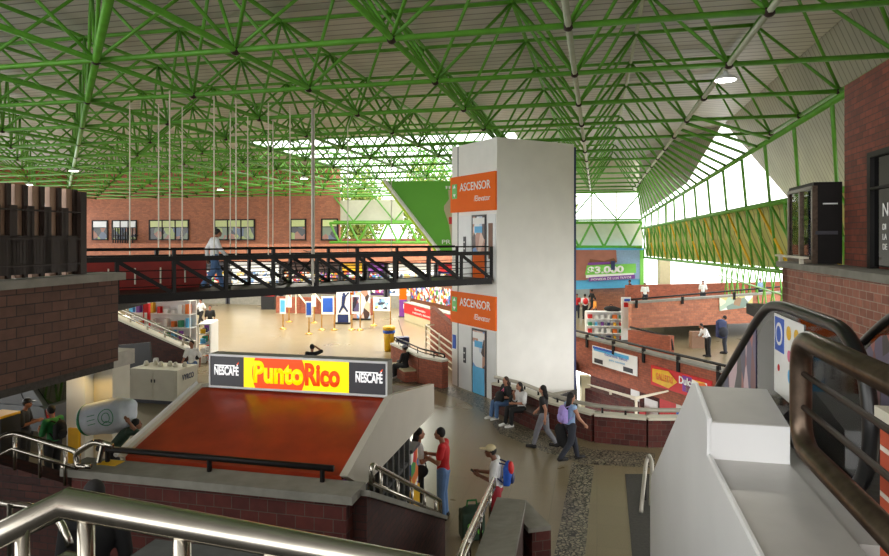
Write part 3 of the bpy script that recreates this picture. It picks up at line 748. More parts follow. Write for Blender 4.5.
# stair side wall right of the kiosk with stainless rail
W0, W1 = UV(-2.66, 7.0), UV(-2.62, 10.75)
mb = MB(); mb.obox(W0, W1, .22, (-.2, 0), (2.46, .62)); struct('wall_stair', mb, 'brick_dark', 'dark brick side wall of the stair by the kiosk')
mb = MB(); mb.obox(W0, W1, .3, (2.46, .62), (2.53, .69)); struct('trim_9', mb, 'concrete', 'sloping coping of the stair wall')
def pair_rail(name, label, pts, drop, r1, mat, posts, r2=None, base=None, loop=(True, True)):
    t = thing(name, label, 'handrail', pts[0])
    top = [V(p) for p in pts]; low = [p - ZA * drop for p in top]
    path = top[:]
    if loop[0]: path = [low[0]] + path
    if loop[1]: path = path + [low[-1]]
    MB().tube(rounded(path, .12, 5), r1, 10).build('top_rail', mat, t, smooth=True)
    MB().tube(low, r2 or r1 * .8, 8).build('lower_rail', mat, t, smooth=True)
    n = len(top) - 1; tot = sum((b - a).length for a, b in zip(top, top[1:]))
    for k in range(posts):
        d = tot * (k + .5) / posts
        for a, b in zip(top, top[1:]):
            l = (b - a).length
            if d <= l: p = a + (b - a) * (d / l); break
            d -= l
        MB().bar(p - ZA * (drop + (base or .2)), p, r1 * .7).build('post', mat, t, smooth=True)
    return t
pair_rail('stair_handrail', 'stainless handrail descending beside the glazed kiosk side', [UV(-2.6, 7.3, 2.72), UV(-2.58, 10.7, .95)], .22, .035, 'stainless', 5, .026, .16)
# wedge parapet and the rail on its left
wp = [P(497, 497, 10.9), P(526, 500, 10.6), P(512, 570, 7.2), P(468, 575, 7.4)]
mb = MB(); mb.hexa([V((p.x, p.y, 0)) for p in (wp[3], wp[2], wp[1], wp[0])] + [p - ZA * .08 for p in (wp[3], wp[2], wp[1], wp[0])])
struct('wall_wedge', mb, 'brick_dark', 'brick stair parapet with sloping cap')
mb = MB(); mb.hexa([p - ZA * .08 for p in (wp[3], wp[2], wp[1], wp[0])] + [wp[3], wp[2], wp[1], wp[0]]); struct('trim_10', mb, 'concrete', 'grey sloping cap of the stair parapet')
b0, b1 = P(526, 500, 10.65), P(551, 524, 9.7)
mb = MB(); mb.obox(b0, b1, .3, 0, (b0.z - .07, b0.z - .07), -.5); struct('wall_return', mb, 'brick_front', 'short brick return wall of the stair parapet')
mb = MB(); mb.obox(b0, b1, .36, (b0.z - .07,) * 2, (b0.z,) * 2, -.5); struct('trim_11', mb, 'concrete', 'coping of the short return wall')
pair_rail('stair_handrail', 'twin stainless handrail left of the sloping grey stair cap', [P(494, 478, 11.0), P(462, 548, 7.9), P(448, 590, 6.9)], .16, .035, 'stainless', 4, .03, .5, (True, False))
# ---- left stair wall and rail
mb = MB(); mb.obox(UV(-12, 7.0), UV(-6.46, 7.0), .25, -.2, (3.2, 2.3)); struct('wall_stair_left', mb, 'brick_dark', 'dark brick wall of the stair on the left')
pair_rail('stair_handrail', 'stainless handrail rising to the left of the brick wall corner', [P(78, 452, 7.9), P(12, 432, 7.9), P(-30, 452, 7.6)], .2, .032, 'stainless', 4, .026, .25, (True, False))
lp_ = thing('loop_handrail', 'short bent stainless handrail on the left end of the brick coping', 'handrail', P(95, 450, 7.7))
MB().tube(rounded([P(112, 446, 7.6), P(95, 441, 7.7), P(76, 453, 7.9), P(77, 466, 7.9), P(90, 466, 7.8)], .1), .035, 10).build('pipe', 'stainless', lp_, smooth=True)
MB().bar(P(103, 444, 7.65), P(99, 462, 7.65), .028).build('post', 'stainless', lp_)
# dark landing and stairs below the camera
mb = MB()
for k in range(16): mb.gbox(-6.4, .5, 1.75 + .2 * k, 1.98 + .2 * k if k < 15 else 6.78, 1.2, 3.74 - .16 * k)
struct('floor_stair', mb, 'tread', 'dark stair flight and landing below the viewpoint')
mb = MB(); mb.gbox(-2.2, -.75, 2.55, 2.9, 3.0, 3.86); struct('trim_12', mb, 'dark_concrete', 'stone kerb beyond the foreground railing')
# ================================================================ foreground railing
fr = thing('railing', 'thick stainless pipe railing with a corner across the bottom left', 'railing', P(66, 500, 1.85))
pc = P(66, 503, 1.85); pl = P(-40, 554, 1.58); prr = P(430, 570, 1.5); pr2 = P(520, 590, 1.42)
MB().tube([pl, pc, prr, pr2], .031, 14).build('top_rail', 'stainless', fr, smooth=True)
dz = ZA * .16
MB().tube([pl - dz, pc - dz * 1.0, prr - dz, pr2 - dz], .017, 10).build('lower_rail', 'stainless', fr, smooth=True)
for x in (86, 182, 272):
    t = (x - 66) / (430 - 66); t = t * 1.85 / (1.5 + t * (1.85 - 1.5)) if True else t
    p = pc + (prr - pc) * min(1, t)
    MB().bar(p - ZA * .72, p, .023, 10).build('post', 'stainless', fr, smooth=True)
p = pc + (pl - pc) * .45; MB().bar(p - ZA * .6, p, .018, 10).build('post', 'stainless', fr, smooth=True)
sr = thing('stair_rail', 'slimmer stainless rail behind the corner of the foreground railing', 'handrail', P(0, 505, 4.6))
MB().tube(rounded([P(-30, 500, 4.9), P(29, 506, 4.6), P(60, 520, 4.3), P(70, 545, 4.2)], .08), .026, 8).build('pipe', 'stainless', sr, smooth=True)
MB().bar(P(10, 504, 4.66), P(10, 560, 4.66), .02).build('post', 'stainless', sr)

# ================================================================ escalator
es = thing('escalator', 'descending escalator with white housing, black handrails and glass sides', 'escalator', UV(1.2, 5, 3.9))
EU0, EU1 = .69, 1.17
def side(u, d, mat, nm):
    pr = [(.9, 0), (.9, 3.995), (4.46, 3.995), (4.47, 4.23), (5.0, 4.335), (5.18, 4.3), (5.5, 4.12), (6.7, 3.48), (8.9, 2.28), (9.05, 2.0), (9.05, 0), (7.6, 0)]
    mm = MB(); mm.prism([UV(u, v, z) for v, z in pr], UV(d, 0, 0)); return mm.build(nm, mat, es)
side(EU0, .03, 'esc_side', 'outer_side')
MB().gbox(EU0 + .03, EU1, .9, 4.46, 3.2, 3.99).build('lower_deck', 'esc_top', es, bevel=.004)
m = MB(); m.prism([UV(EU0 + .03, v, z) for v, z in ((4.44, 3.2), (4.44, 4.225), (5.0, 4.33), (5.18, 4.29), (5.5, 4.11), (6.7, 3.47), (8.9, 2.27), (9.0, 2.0), (8.4, 2.0))], UV(EU1 - EU0 - .03, 0, 0)); m.build('upper_deck', 'esc_top', es)
MB().gbox(EU0 + .02, EU1, 4.43, 4.44, 3.99, 4.22).build('step_face', 'esc_side', es)
MB().tube([UV(EU0 + .015, v, z) for v, z in ((.9, 4.0), (4.455, 4.0), (4.455, 4.235), (5.0, 4.34), (5.2, 4.295), (5.5, 4.12), (6.7, 3.485), (8.9, 2.285))], .012, 6).build('edge_bead', 'esc_side', es)
def balustrade(u, nm):
    base = [(3.95, 3.98), (5.3, 3.98), (5.9, 3.78), (9.0, 2.1)]
    hr = [(4.0, 3.98), (3.72, 4.15), (3.62, 4.45), (3.72, 4.75), (4.0, 4.9), (5.2, 4.9), (5.62, 4.86), (6.0, 4.7), (9.3, 2.93)]
    path = rounded([UV(u, v, z) for v, z in hr], .25, 5)
    MB().tube(path, .04, 10).build('handrail', 'rubber', es, smooth=True)
    g = MB(); g.prism([UV(u - .006, v, z) for v, z in hr[1:] + base[::-1]], UV(.012, 0, 0)); gl = g.build('glass_panel', 'clear_glass', es)
    MB().tube([UV(u, v, z + .02) for v, z in base], .05, 6).build('skirt', 'bronze', es)
    return gl
B1 = balustrade(1.33, 'inner'); B2 = balustrade(2.28, 'outer')
m = MB()
for k in range(22):
    z = 3.9 - max(0, (k - 4)) * .2; v = 3.6 + .4 * k
    if v > 9.2: break
    m.gbox(1.4, 2.2, v, v + .41, z - .25, z)
m.build('steps', 'tread', es)
MB().gbox(1.17, 1.36, 3.4, 5.3, 3.3, 3.97).build('inner_skirt', 'esc_top', es)
m = MB(); m.prism([UV(1.17, v, z) for v, z in ((5.3, 3.2), (5.3, 3.97), (5.9, 3.76), (9.0, 2.08), (9.0, 1.6), (7, 2.4))], UV(.19, 0, 0)); m.build('inner_skirt', 'esc_top', es)
MB().gbox(1.2, 2.4, 2.6, 3.6, 3.88, 3.915).build('comb_plate', 'esc_top', es)
# advert on the glass going down and notices on the near glass
def onglass(u, q, d, mat, nm, par):
    mm = MB(); mm.prism([UV(u, v, z) for v, z in q], UV(d, 0, 0)); return mm.build(nm, mat, par)
ad = thing('glass_advert', 'dark advert stuck on the sloping escalator glass', 'advert', UV(1.32, 7, 3.6))
onglass(1.318, [(6.0, 3.75), (6.0, 4.62), (9.0, 3.02), (9.0, 2.15)], .004, 'poster_dark', 'print', ad)
nt_ = thing('safety_notice', 'white notice with blue and yellow pictograms taped on the escalator glass', 'notice', UV(1.3, 4.3, 4.2))
onglass(1.316, [(4.68, 4.24), (4.68, 4.83), (5.4, 4.83), (5.4, 4.24)], .004, 'white', 'sheet', nt_)
onglass(1.313, [(5.13, 4.56), (5.13, 4.81), (5.37, 4.81), (5.37, 4.56)], .003, 'blue', 'blue_field', nt_)
def disc(v, z, r, mat, nm, d=.003):
    mm = MB(); mm.prism([UV(1.310, v + r * math.cos(2 * math.pi * i / 16), z + r * math.sin(2 * math.pi * i / 16)) for i in range(16)], UV(d, 0, 0)); return mm.build(nm, mat, nt_)
disc(5.25, 4.69, .085, 'white', 'ring'); 
mm = MB(); mm.prism([UV(1.308, 5.25 + .06 * math.cos(2 * math.pi * i / 16), 4.69 + .06 * math.sin(2 * math.pi * i / 16)) for i in range(16)], UV(.002, 0, 0)); mm.build('pictogram', 'blue', nt_)
disc(5.0, 4.73, .05, 'yellow', 'pictogram'); disc(4.82, 4.73, .05, 'yellow', 'pictogram')
disc(5.26, 4.44, .025, 'red', 'pictogram'); disc(4.97, 4.43, .05, 'sky_blue', 'pictogram'); disc(4.99, 4.57, .04, 'pink', 'pictogram')
ad2 = thing('glass_advert', 'purple tree print on the far escalator glass at the right edge', 'advert', UV(2.25, 6, 3.9))
onglass(2.262, [(4.4, 3.98), (5.25, 3.98), (5.9, 3.76), (8.2, 2.5), (8.2, 3.4), (6.0, 4.6), (5.4, 4.72), (4.4, 4.5)], .004, 'poster_dark', 'print', ad2)
lr = thing('landing_rail', 'short curved rail at the lower end of the white escalator housing', 'handrail', P(644, 500, 12.8))
MB().tube(rounded([P(641, 512, 12.6), P(646, 462, 13.6), P(649, 455, 13.6), P(652, 462, 13.2), P(651, 505, 12.6)], .15), .04, 8).build('pipe', 'rail_grey', lr, smooth=True)
MB().bar(P(645, 470, 13.4), G(645, 500), .03).build('post', 'black_steel', lr)
# ================================================================ bronze railing on the right
br2 = thing('railing', 'thick bronze pipe railing beside the top of the escalator', 'railing', UV(.6, 2.1, 3.9))
RUx = .6
tp = lambda v, z: UV(RUx, v, z)
MB().tube(rounded([tp(.55, 5.1), tp(2.16, 5.1), tp(2.16, 4.775), tp(.6, 4.775)], .1, 8), .031, 14).build('bent_pipe', 'bronze', br2, smooth=True)
for z in (4.995, 4.895): MB().bar(tp(.6, z), tp(2.15, z), .0085, 8).build('thin_bar', 'dark_brown_metal', br2, smooth=True)
MB().bar(tp(.75, 3.9), tp(.75, 5.08), .03, 12).build('post', 'bronze', br2, smooth=True)
mb = MB(); mb.gbox(.745, .97, 1.8, 1.98, 3.9, 4.905); struct('pillar', mb, 'brick_post', 'red brick post with white joints on the right edge')
mb = MB(); mb.gbox(.735, .985, 1.785, 1.99, 4.905, 4.945); struct('pillar_cap', mb, 'ivory', 'pale cap on the brick post', None, .006)

# ================================================================ benches and planter along the void
def brickbench(pts, z, thick, name, label, mat='brick_mid', cap=True, n=0):
    mb = MB()
    for a, b in zip(pts, pts[1:]): mb.obox(a, b, thick, 0, z)
    return struct(name, mb, mat, label)
Q = [V((1.62, 20.95, 0)), V((2.35, 20.15, 0)), V((3.05, 18.55, 0)), V((4.0, 17.3, 0)), V((5.25, 16.9, 0)), V((11.5, 17.0, 0))]
brickbench(Q, .7, .3, 'wall_void', 'dark brick parapet along the floor opening', 'brick_front')
mb = MB()
for a, b in zip(Q, Q[1:]): mb.obox(a, b, .36, .7, .76)
struct('trim_13', mb, 'ivory', 'pale coping of the parapet along the opening')
hr = thing('handrail', 'long curved grey pipe handrail above the parapet by the seated women', 'handrail', Q[2] + ZA)
rp_ = [p + ZA * .92 for p in Q]
MB().tube(rounded(rp_, .6, 6), .055, 10).build('pipe', 'rail_grey', hr, smooth=True)
for a, b in zip(Q, Q[1:]):
    for t in (.15, .6): p = a + (b - a) * t; MB().bar(p + ZA * .75, p + ZA * .9, .03).build('post', 'black_steel', hr)
s0, s1 = V((1.66, 19.95, 0)), V((2.55, 18.15, 0))
bn_ = thing('bench', 'long brick bench with wooden seat carrying the two seated women', 'bench', (s0 + s1) / 2)
MB().obox(s0, s1, .45, 0, .4, .5).build('base', 'brick_front', bn_)
MB().obox(s0, s1, .52, .4, .46, .45).build('seat', 'dark_wood', bn_)
# planters left of the tower, bench of the man in black
PL = [G(421, 378), G(437, 385), G(452, 391)]
pk = [V((-.95, 26.3, 0)), V((-.55, 24.2, 0)), V((.25, 22.6, 0))]
brickbench([V((-2.1, 27.2, 0)), V((-.85, 24.3, 0)), V((.02, 23.4, 0))], .95, .3, 'wall_planter', 'brick parapet left of the elevator', 'brick_mid')
mb = MB(); 
for a, b in (((-2.1, 27.2), (-.85, 24.3)), ((-.85, 24.3), (.02, 23.4))): mb.obox(a, b, .36, .95, 1.02)
struct('trim_14', mb, 'ivory', 'coping of the planter parapet')
pair_rail('stair_handrail', 'black handrail over the coping behind the man in black', [V((-2.1, 27.2, 1.25)), V((-.85, 24.3, 1.25)), V((0, 23.45, 1.2))], .12, .03, 'black_steel', 4, .02, .1)
bs = thing('bench', 'small brick bench with pale seat under the man in black', 'bench', (-1.75, 25.2, 0))
MB().box((-1.55, 25.1, .2), (.5, 1.6, .4), .38).build('base', 'brick_mid', bs); MB().box((-1.55, 25.1, .43), (.58, 1.66, .06), .38).build('seat', 'beige', bs)
sr2 = thing('stair_railing', 'cream multi-bar stair railing descending to the lower hall beside the elevator', 'railing', P(430, 350, 29))
a0_, a1_ = P(426, 325, 30), P(455, 343, 25.5)
for k in range(6): d = ZA * (-.26 * k); MB().bar(a0_ + d, a1_ + d - ZA * .12, .035).build('bar', 'white_rail', sr2)
MB().bar(a0_, a0_ - ZA * 1.6, .045).build('post', 'white_rail', sr2); MB().bar(a0_, P(452, 324, 30), .035).build('bar', 'white_rail', sr2)
MB().bar((a0_ + a1_) / 2, (a0_ + a1_) / 2 - ZA * 1.6, .045).build('post', 'white_rail', sr2)
mb = MB(); mb.obox(a0_ + V((.3, .6, 0)), a1_ + V((.6, .6, 0)), .25, 0, (2.2, 1.3), 0); struct('wall_stair_mid', mb, 'brick_mid', 'brick stair wall behind the cream railing')

# ================================================================ far parapet over the void, mezzanine
f0, f1 = V((5.4, 30.9, 0)), V((9.2, 21.5, 0)); fd = (f1 - f0).normalized(); fn = V((fd.y, -fd.x, 0))
fn = fn if fn.y < 0 else -fn
f2 = f1 + fd * 3.0
mb = MB(); mb.obox(f0, f2, .3, -.55, .98); struct('wall_void_far', mb, 'brick_mid', 'brick parapet across the floor opening carrying adverts')
mb = MB(); mb.obox(f0, f2, .42, .98, 1.06); struct('trim_15', mb, 'concrete', 'coping of the far parapet')
hr = thing('handrail', 'long black handrail on the advert parapet', 'handrail', f0 + ZA)
MB().bar(f0 + ZA * 1.22 + fn * .1, f2 + ZA * 1.22 + fn * .1, .05).build('pipe', 'black_steel', hr)
FL = (f2 - f0).length
for k in range(7):
    p = f0 + fd * (FL * (k + .4) / 7); MB().box(p + ZA * .9 + fn * .17, (.14, .08, .55), math.atan2(fd.y, fd.x)).build('bracket', 'black_steel', hr)
def fp(s, z, d=.16): return f0 + fd * s + ZA * z + fn * d
def fsx(x):
    k = (x - CX) / F; return (k * f0.y - f0.x) / (fd.x - k * fd.y)
def board(s0, s1, z0, z1, d, mat, nm, par, t=.03):
    mm = MB(); mm.prism([fp(s0, z0, d), fp(s1, z0, d), fp(s1, z1, d), fp(s0, z1, d)], fn * t); return mm.build(nm, mat, par)
ab = thing('advert_board', 'white and blue transit advert board on the brick parapet', 'advert', fp(2.5, .2))
s0_, s1_ = fsx(596), fsx(641)
b_ = board(s0_, s1_, .02, .78, .16, 'white', 'board', ab)
board(s0_ + .1, s1_ - .5, .58, .72, .19, 'sky_blue', 'blue_band', b_, .004); board(s0_ + .05, s0_ + 1.4, .66, .76, .19, 'blue', 'blue_band', b_, .006)
text('Estamos listos', fp(s0_ + .9, .5, .195), fd, ZA, .12, 'blue', b_, width=(s1_ - s0_) * .5)
text('para servirte', fp(s0_ + 1.2, .33, .195), fd, ZA, .09, 'sky_blue', b_, width=(s1_ - s0_) * .35)
for s in (s0_ + .15, s1_ - .85): board(s, s + .6, .08, .26, .19, 'charcoal', 'picture', b_, .004)
ab2 = thing('advert_board', 'red and yellow candy advert board on the brick parapet', 'advert', fp(6, .2))
s0_, s1_ = fsx(655), fsx(716)
b_ = board(s0_, s1_, -.12, .62, .16, 'red', 'board', ab2)
m = MB(); m.prism([fp(s0_ + .1, .02, .2), fp(s0_ + (s1_ - s0_) * .32, -.06, .2), fp(s0_ + (s1_ - s0_) * .47, .25, .2), fp(s0_ + (s1_ - s0_) * .32, .56, .2), fp(s0_ + .1, .5, .2)], fn * .01); a_ = m.build('yellow_arrow', 'yellow', b_)
text('GALLETAS', fp(s0_ + .3, .16, .212), fd, ZA, .24, 'orange', b_, width=(s1_ - s0_) * .3, bold=.03)
board(s0_ + (s1_ - s0_) * .55, s0_ + (s1_ - s0_) * .7, .0, .55, .19, 'purple', 'purple_splash', b_, .006)
text('Dulce', fp(s0_ + (s1_ - s0_) * .5, .25, .21), fd, ZA, .26, 'letter_white', b_, width=(s1_ - s0_) * .24, bold=.03)
board(s1_ - 1.2, s1_ - .2, .02, .5, .19, 'candy_ad', 'picture', b_, .006)
# shop under the parapet
def shopwall():
    t = thing('shop', 'red fronted shop on the level below the brick parapet', 'shop', fp(4, -3.6, -1.2))
    board(-.5, 9, -3.65, -.6, -2.2, 'brick_front', 'back_wall', t)
    board(fsx(628) + .6, fsx(660) + 1.2, -1.95, -.62, -1.1, 'red', 'red_banner', t)
    board(fsx(606), fsx(614), -2.4, -.8, -1.3, 'white', 'white_panel', t); board(fsx(612) + .6, fsx(624) + .6, -2.3, -1.2, -1.2, 'white', 'white_panel', t)
    text('Café', fp(fsx(640) + 1.0, -1.45, -1.06), fd, ZA, .4, 'letter_white', t, width=1.1)
    board(fsx(600), fsx(628), -2.1, -1.55, -.9, 'red', 'red_counter', t); board(fsx(640), fsx(662), -2.6, -1.9, -.6, 'candy_ad', 'counter', t, .3)
    board(fsx(648), fsx(665), -3.0, -2.3, -.3, 'red', 'red_counter', t, .3)
    text('Noel', fp(fsx(650) + .1, -2.75, .03), fd, ZA, .3, 'letter_white', t, width=1.2)
    board(fsx(666), fsx(684), -3.3, -.6, -.5, 'rail_grey', 'side_panel', t); board(fsx(667), fsx(671), -1.4, -1.0, -.46, 'blue', 'blue_sticker', t)
    board(-.4, 8.8, -.75, -.62, -1.6, 'tube_white', 'ceiling_light', t)
shopwall()
m = MB(); m.box(P(585, 380, 25.5) * 1, (.35, .35, .1)); 
pc_ = P(585, 380, 26.0)
mb = MB(); mb.box((pc_.x, pc_.y, -1.9), (.36, .36, 3.6)); struct('pillar_lower', mb, 'beige', 'beige pillar in the floor opening')
q0, q1, q2 = P(588, 388, 23.5), P(636, 402, 20.8), P(668, 394, 21.8)
mb = MB(); mb.obox(q0, q1, .25, -3.7, (q0.z, q1.z)); struct('wall_ramp', mb, 'brick_front', 'brick parapet of the stair going down in the opening')
hr = thing('handrail', 'cream handrail of the stair going down inside the floor opening', 'handrail', q0)
MB().tube([q0 + ZA * .12, q1 + ZA * .12, q2 + ZA * .1], .032).build('pipe', 'white_rail', hr); MB().bar(q1 - ZA * .9, q1 + ZA * .12, .05).build('post', 'white_rail', hr)
MB().bar((q0 + q1) / 2 - ZA * .8, (q0 + q1) / 2 + ZA * .1, .05).build('post', 'white_rail', hr)
# mezzanine balcony
m0, m1 = P(630, 302, 33.5), P(790, 289, 36.5)
mb = MB(); mb.obox(m0, m1, .3, .75, (2.02, 2.35)); struct('wall_mezzanine', mb, 'brick_far', 'orange brick balcony front of the mezzanine')
mb = MB(); mb.obox(m0, m1, .42, (2.02, 2.35), (2.12, 2.45)); struct('trim_16', mb, 'concrete', 'coping of the mezzanine balcony')
mb = MB(); mb.prism([V((m0.x, m0.y, .75)), V((m1.x, m1.y, .75)), V((m1.x + 3, m1.y + 12, .75)), V((m0.x + 4.2, m0.y + 12, .75))], (0, 0, .25)); struct('floor_mezzanine', mb, 'concrete', 'mezzanine slab')
hr = thing('handrail', 'thin dark handrail on the mezzanine balcony', 'handrail', m0)
MB().bar(m0 + ZA * .15 - V((0, .2, 0)), m1 + ZA * .2 - V((0, .2, 0)), .045).build('pipe', 'black_steel', hr)
for t in (.03, .3, .62, .93): p = m0 + (m1 - m0) * t; MB().box(p - ZA * .1 - V((0, .22, 0)), (.12, .1, .4)).build('bracket', 'black_steel', hr)
mu = thing('mural', 'pale painted picture hung on the orange mezzanine front', 'picture', P(737, 303, 35))
md = (m1 - m0); md.z = 0; md.normalize(); mn = V((md.y, -md.x, 0))
pm = lambda x, y: (lambda k: V((m0.x + md.x * k, m0.y + md.y * k, 0)) + mn * .16)((((x - CX) / F) * m0.y - m0.x) / (md.x - (x - CX) / F * md.y)) + ZA * (EYE - (y - HZ) * 35.3 / F)
m = MB(); m.prism([pm(717, 310), pm(750, 307), pm(750, 295), pm(717, 297)], mn * .04); m.build('panel', 'mural_pale', mu)
mb = MB(); mb.obox(P(626, 284, 44), P(800, 278, 46), .3, .9, (2.2, 2.35)); struct('wall_mezzanine_back', mb, 'brick_mid', 'rear brick parapet of the mezzanine')
mb = MB(); mb.obox(P(590, 300, 48), P(626, 300, 48), .3, 0, 1.75); struct('wall_low_far', mb, 'brick_far', 'low orange brick wall behind the standing people')
mb = MB(); mb.obox(P(630, 333, 31.5), P(672, 343, 29.5), .3, 0, .95); struct('wall_low_passage', mb, 'brick_mid', 'low brick wall at the passage')
hr = thing('handrail', 'bent black handrail over the low wall at the passage', 'handrail', P(650, 335, 30))
MB().tube(rounded([P(630, 327, 31.5), P(671, 337, 29.5), P(673, 350, 29.5)], .2), .05).build('pipe', 'black_steel', hr)
mb = MB(); mb.box((P(698, 333, 32).x, 32, .4), (.75, .4, .8)); struct('pillar_mezzanine', mb, 'tan_metal', 'brown louvred pillar under the mezzanine')
MB_ = None
# ================================================================ people
for k, c in dict(skin_a=(150, 100, 76), skin_b=(176, 124, 98), skin_c=(120, 78, 58), hair_black=(24, 20, 19), hair_brown=(60, 40, 30),
                 shirt_white=(226, 226, 226), shirt_red=(190, 24, 30), jeans=(84, 116, 160), dark_jeans=(36, 40, 52), black_cloth=(24, 24, 26), cloth_green=(36, 120, 60),
                 dark_green_cloth=(44, 66, 50), grey_cloth=(120, 120, 128), lilac=(170, 150, 220), red_shorts=(150, 30, 40), cream=(236, 226, 200), orange_cloth=(236, 150, 60),
                 pale_blue=(150, 180, 220), shoe_dark=(28, 26, 26), shoe_white=(226, 226, 222), olive=(86, 80, 56), pink_cloth=(230, 110, 150), eye_dark=(20, 16, 14), lip=(130, 70, 62), cap_beige=(206, 190, 150)).items():
    paint(k, s2l(*c), .75 if 'skin' not in k else .55, 0, .1, 8)
def remeshed(mb, name, mat, parent, voxel, smooth=6):
    me = bpy.data.meshes.new('tmp'); mb.bm.to_mesh(me); mb.bm.free()
    o = bpy.data.objects.new('tmp', me); COL.objects.link(o)
    r = o.modifiers.new('r', 'REMESH'); r.mode = 'VOXEL'; r.voxel_size = voxel
    s = o.modifiers.new('s', 'SMOOTH'); s.factor = .5; s.iterations = smooth
    dg = bpy.context.evaluated_depsgraph_get()
    m2 = bpy.data.meshes.new_from_object(o.evaluated_get(dg)); m2.name = name
    bpy.data.objects.remove(o); bpy.data.meshes.remove(me)
    for p in m2.polygons: p.use_smooth = True
    m2.materials.clear(); m2.materials.append(M[mat])
    o = bpy.data.objects.new(name, m2); COL.objects.link(o); o.parent = parent; WM[o.name] = wm(parent).copy()
    return o
def pose(kind, H):
    J = dict(pelvis=(0, 0, .525), waist=(0, .005, .61), chest=(0, .0, .725), neck=(0, .0, .825), head=(0, .02, .928),
             shL=(-.108, 0, .805), shR=(.108, 0, .805), elL=(-.135, -.01, .635), elR=(.135, -.01, .635), wrL=(-.135, .05, .49), wrR=(.135, .05, .49),
             hipL=(-.055, 0, .515), hipR=(.055, 0, .515), knL=(-.06, .015, .285), knR=(.06, .015, .285), anL=(-.062, -.01, .045), anR=(.062, -.01, .045))
    if kind == 'walk':
        J.update(knL=(-.055, .09, .29), anL=(-.055, .15, .045), knR=(.055, -.03, .285), anR=(.055, -.2, .085), elL=(-.135, -.08, .65), wrL=(-.14, -.07, .5), elR=(.135, .06, .65), wrR=(.13, .16, .55))
    if kind in ('phone', 'talk'):
        J.update(elL=(-.135, .03, .64), wrL=(-.06, .17, .67), elR=(.135, .03, .64), wrR=(.05, .18, .68), head=(0, .045, .922))
    if kind == 'fold':
        J.update(elL=(-.135, .03, .64), wrL=(.02, .11, .645), elR=(.135, .03, .64), wrR=(-.02, .13, .63))
    if kind == 'lean':
        J.update(waist=(0, .03, .605), chest=(0, .09, .70), neck=(0, .155, .79), head=(0, .225, .865), shL=(-.1, .125, .765), shR=(.1, .125, .765), elL=(-.12, .16, .6), elR=(.12, .16, .6), wrL=(-.1, .27, .56), wrR=(.1, .27, .56))
    if kind == 'sit':
        dz = -.25
        for k in ('pelvis', 'waist', 'chest', 'neck', 'head', 'shL', 'shR', 'elL', 'elR', 'wrL', 'wrR'): J[k] = (J[k][0], J[k][1], J[k][2] + dz)
        J.update(hipL=(-.055, .01, .275), hipR=(.055, .01, .275), knL=(-.065, .245, .29), knR=(.065, .245, .29), anL=(-.065, .25, .045), anR=(.065, .29, .045),
                 elL=(-.14, .04, .40), elR=(.14, .04, .40), wrL=(-.03, .17, .39), wrR=(.04, .17, .38))
    if kind == 'sitphone':
        J.update(pose('sit', H)); J.update(elR=(.13, .06, .4), wrR=(.05, .13, .54), head=(0, .05, .67))
        return J
    if kind == 'carry':
        J.update(waist=(0, .04, .6), chest=(0, .12, .69), neck=(0, .2, .76), head=(0, .27, .81), shL=(-.11, .17, .75), shR=(.11, .17, .75), elL=(-.18, .28, .72), elR=(.19, .26, .76), wrL=(-.15, .24, .86), wrR=(.17, .17, .89), knL=(-.06, .06, .28), anL=(-.06, .03, .045), knR=(.06, -.0, .28), anR=(.06, -.12, .05))
    return J
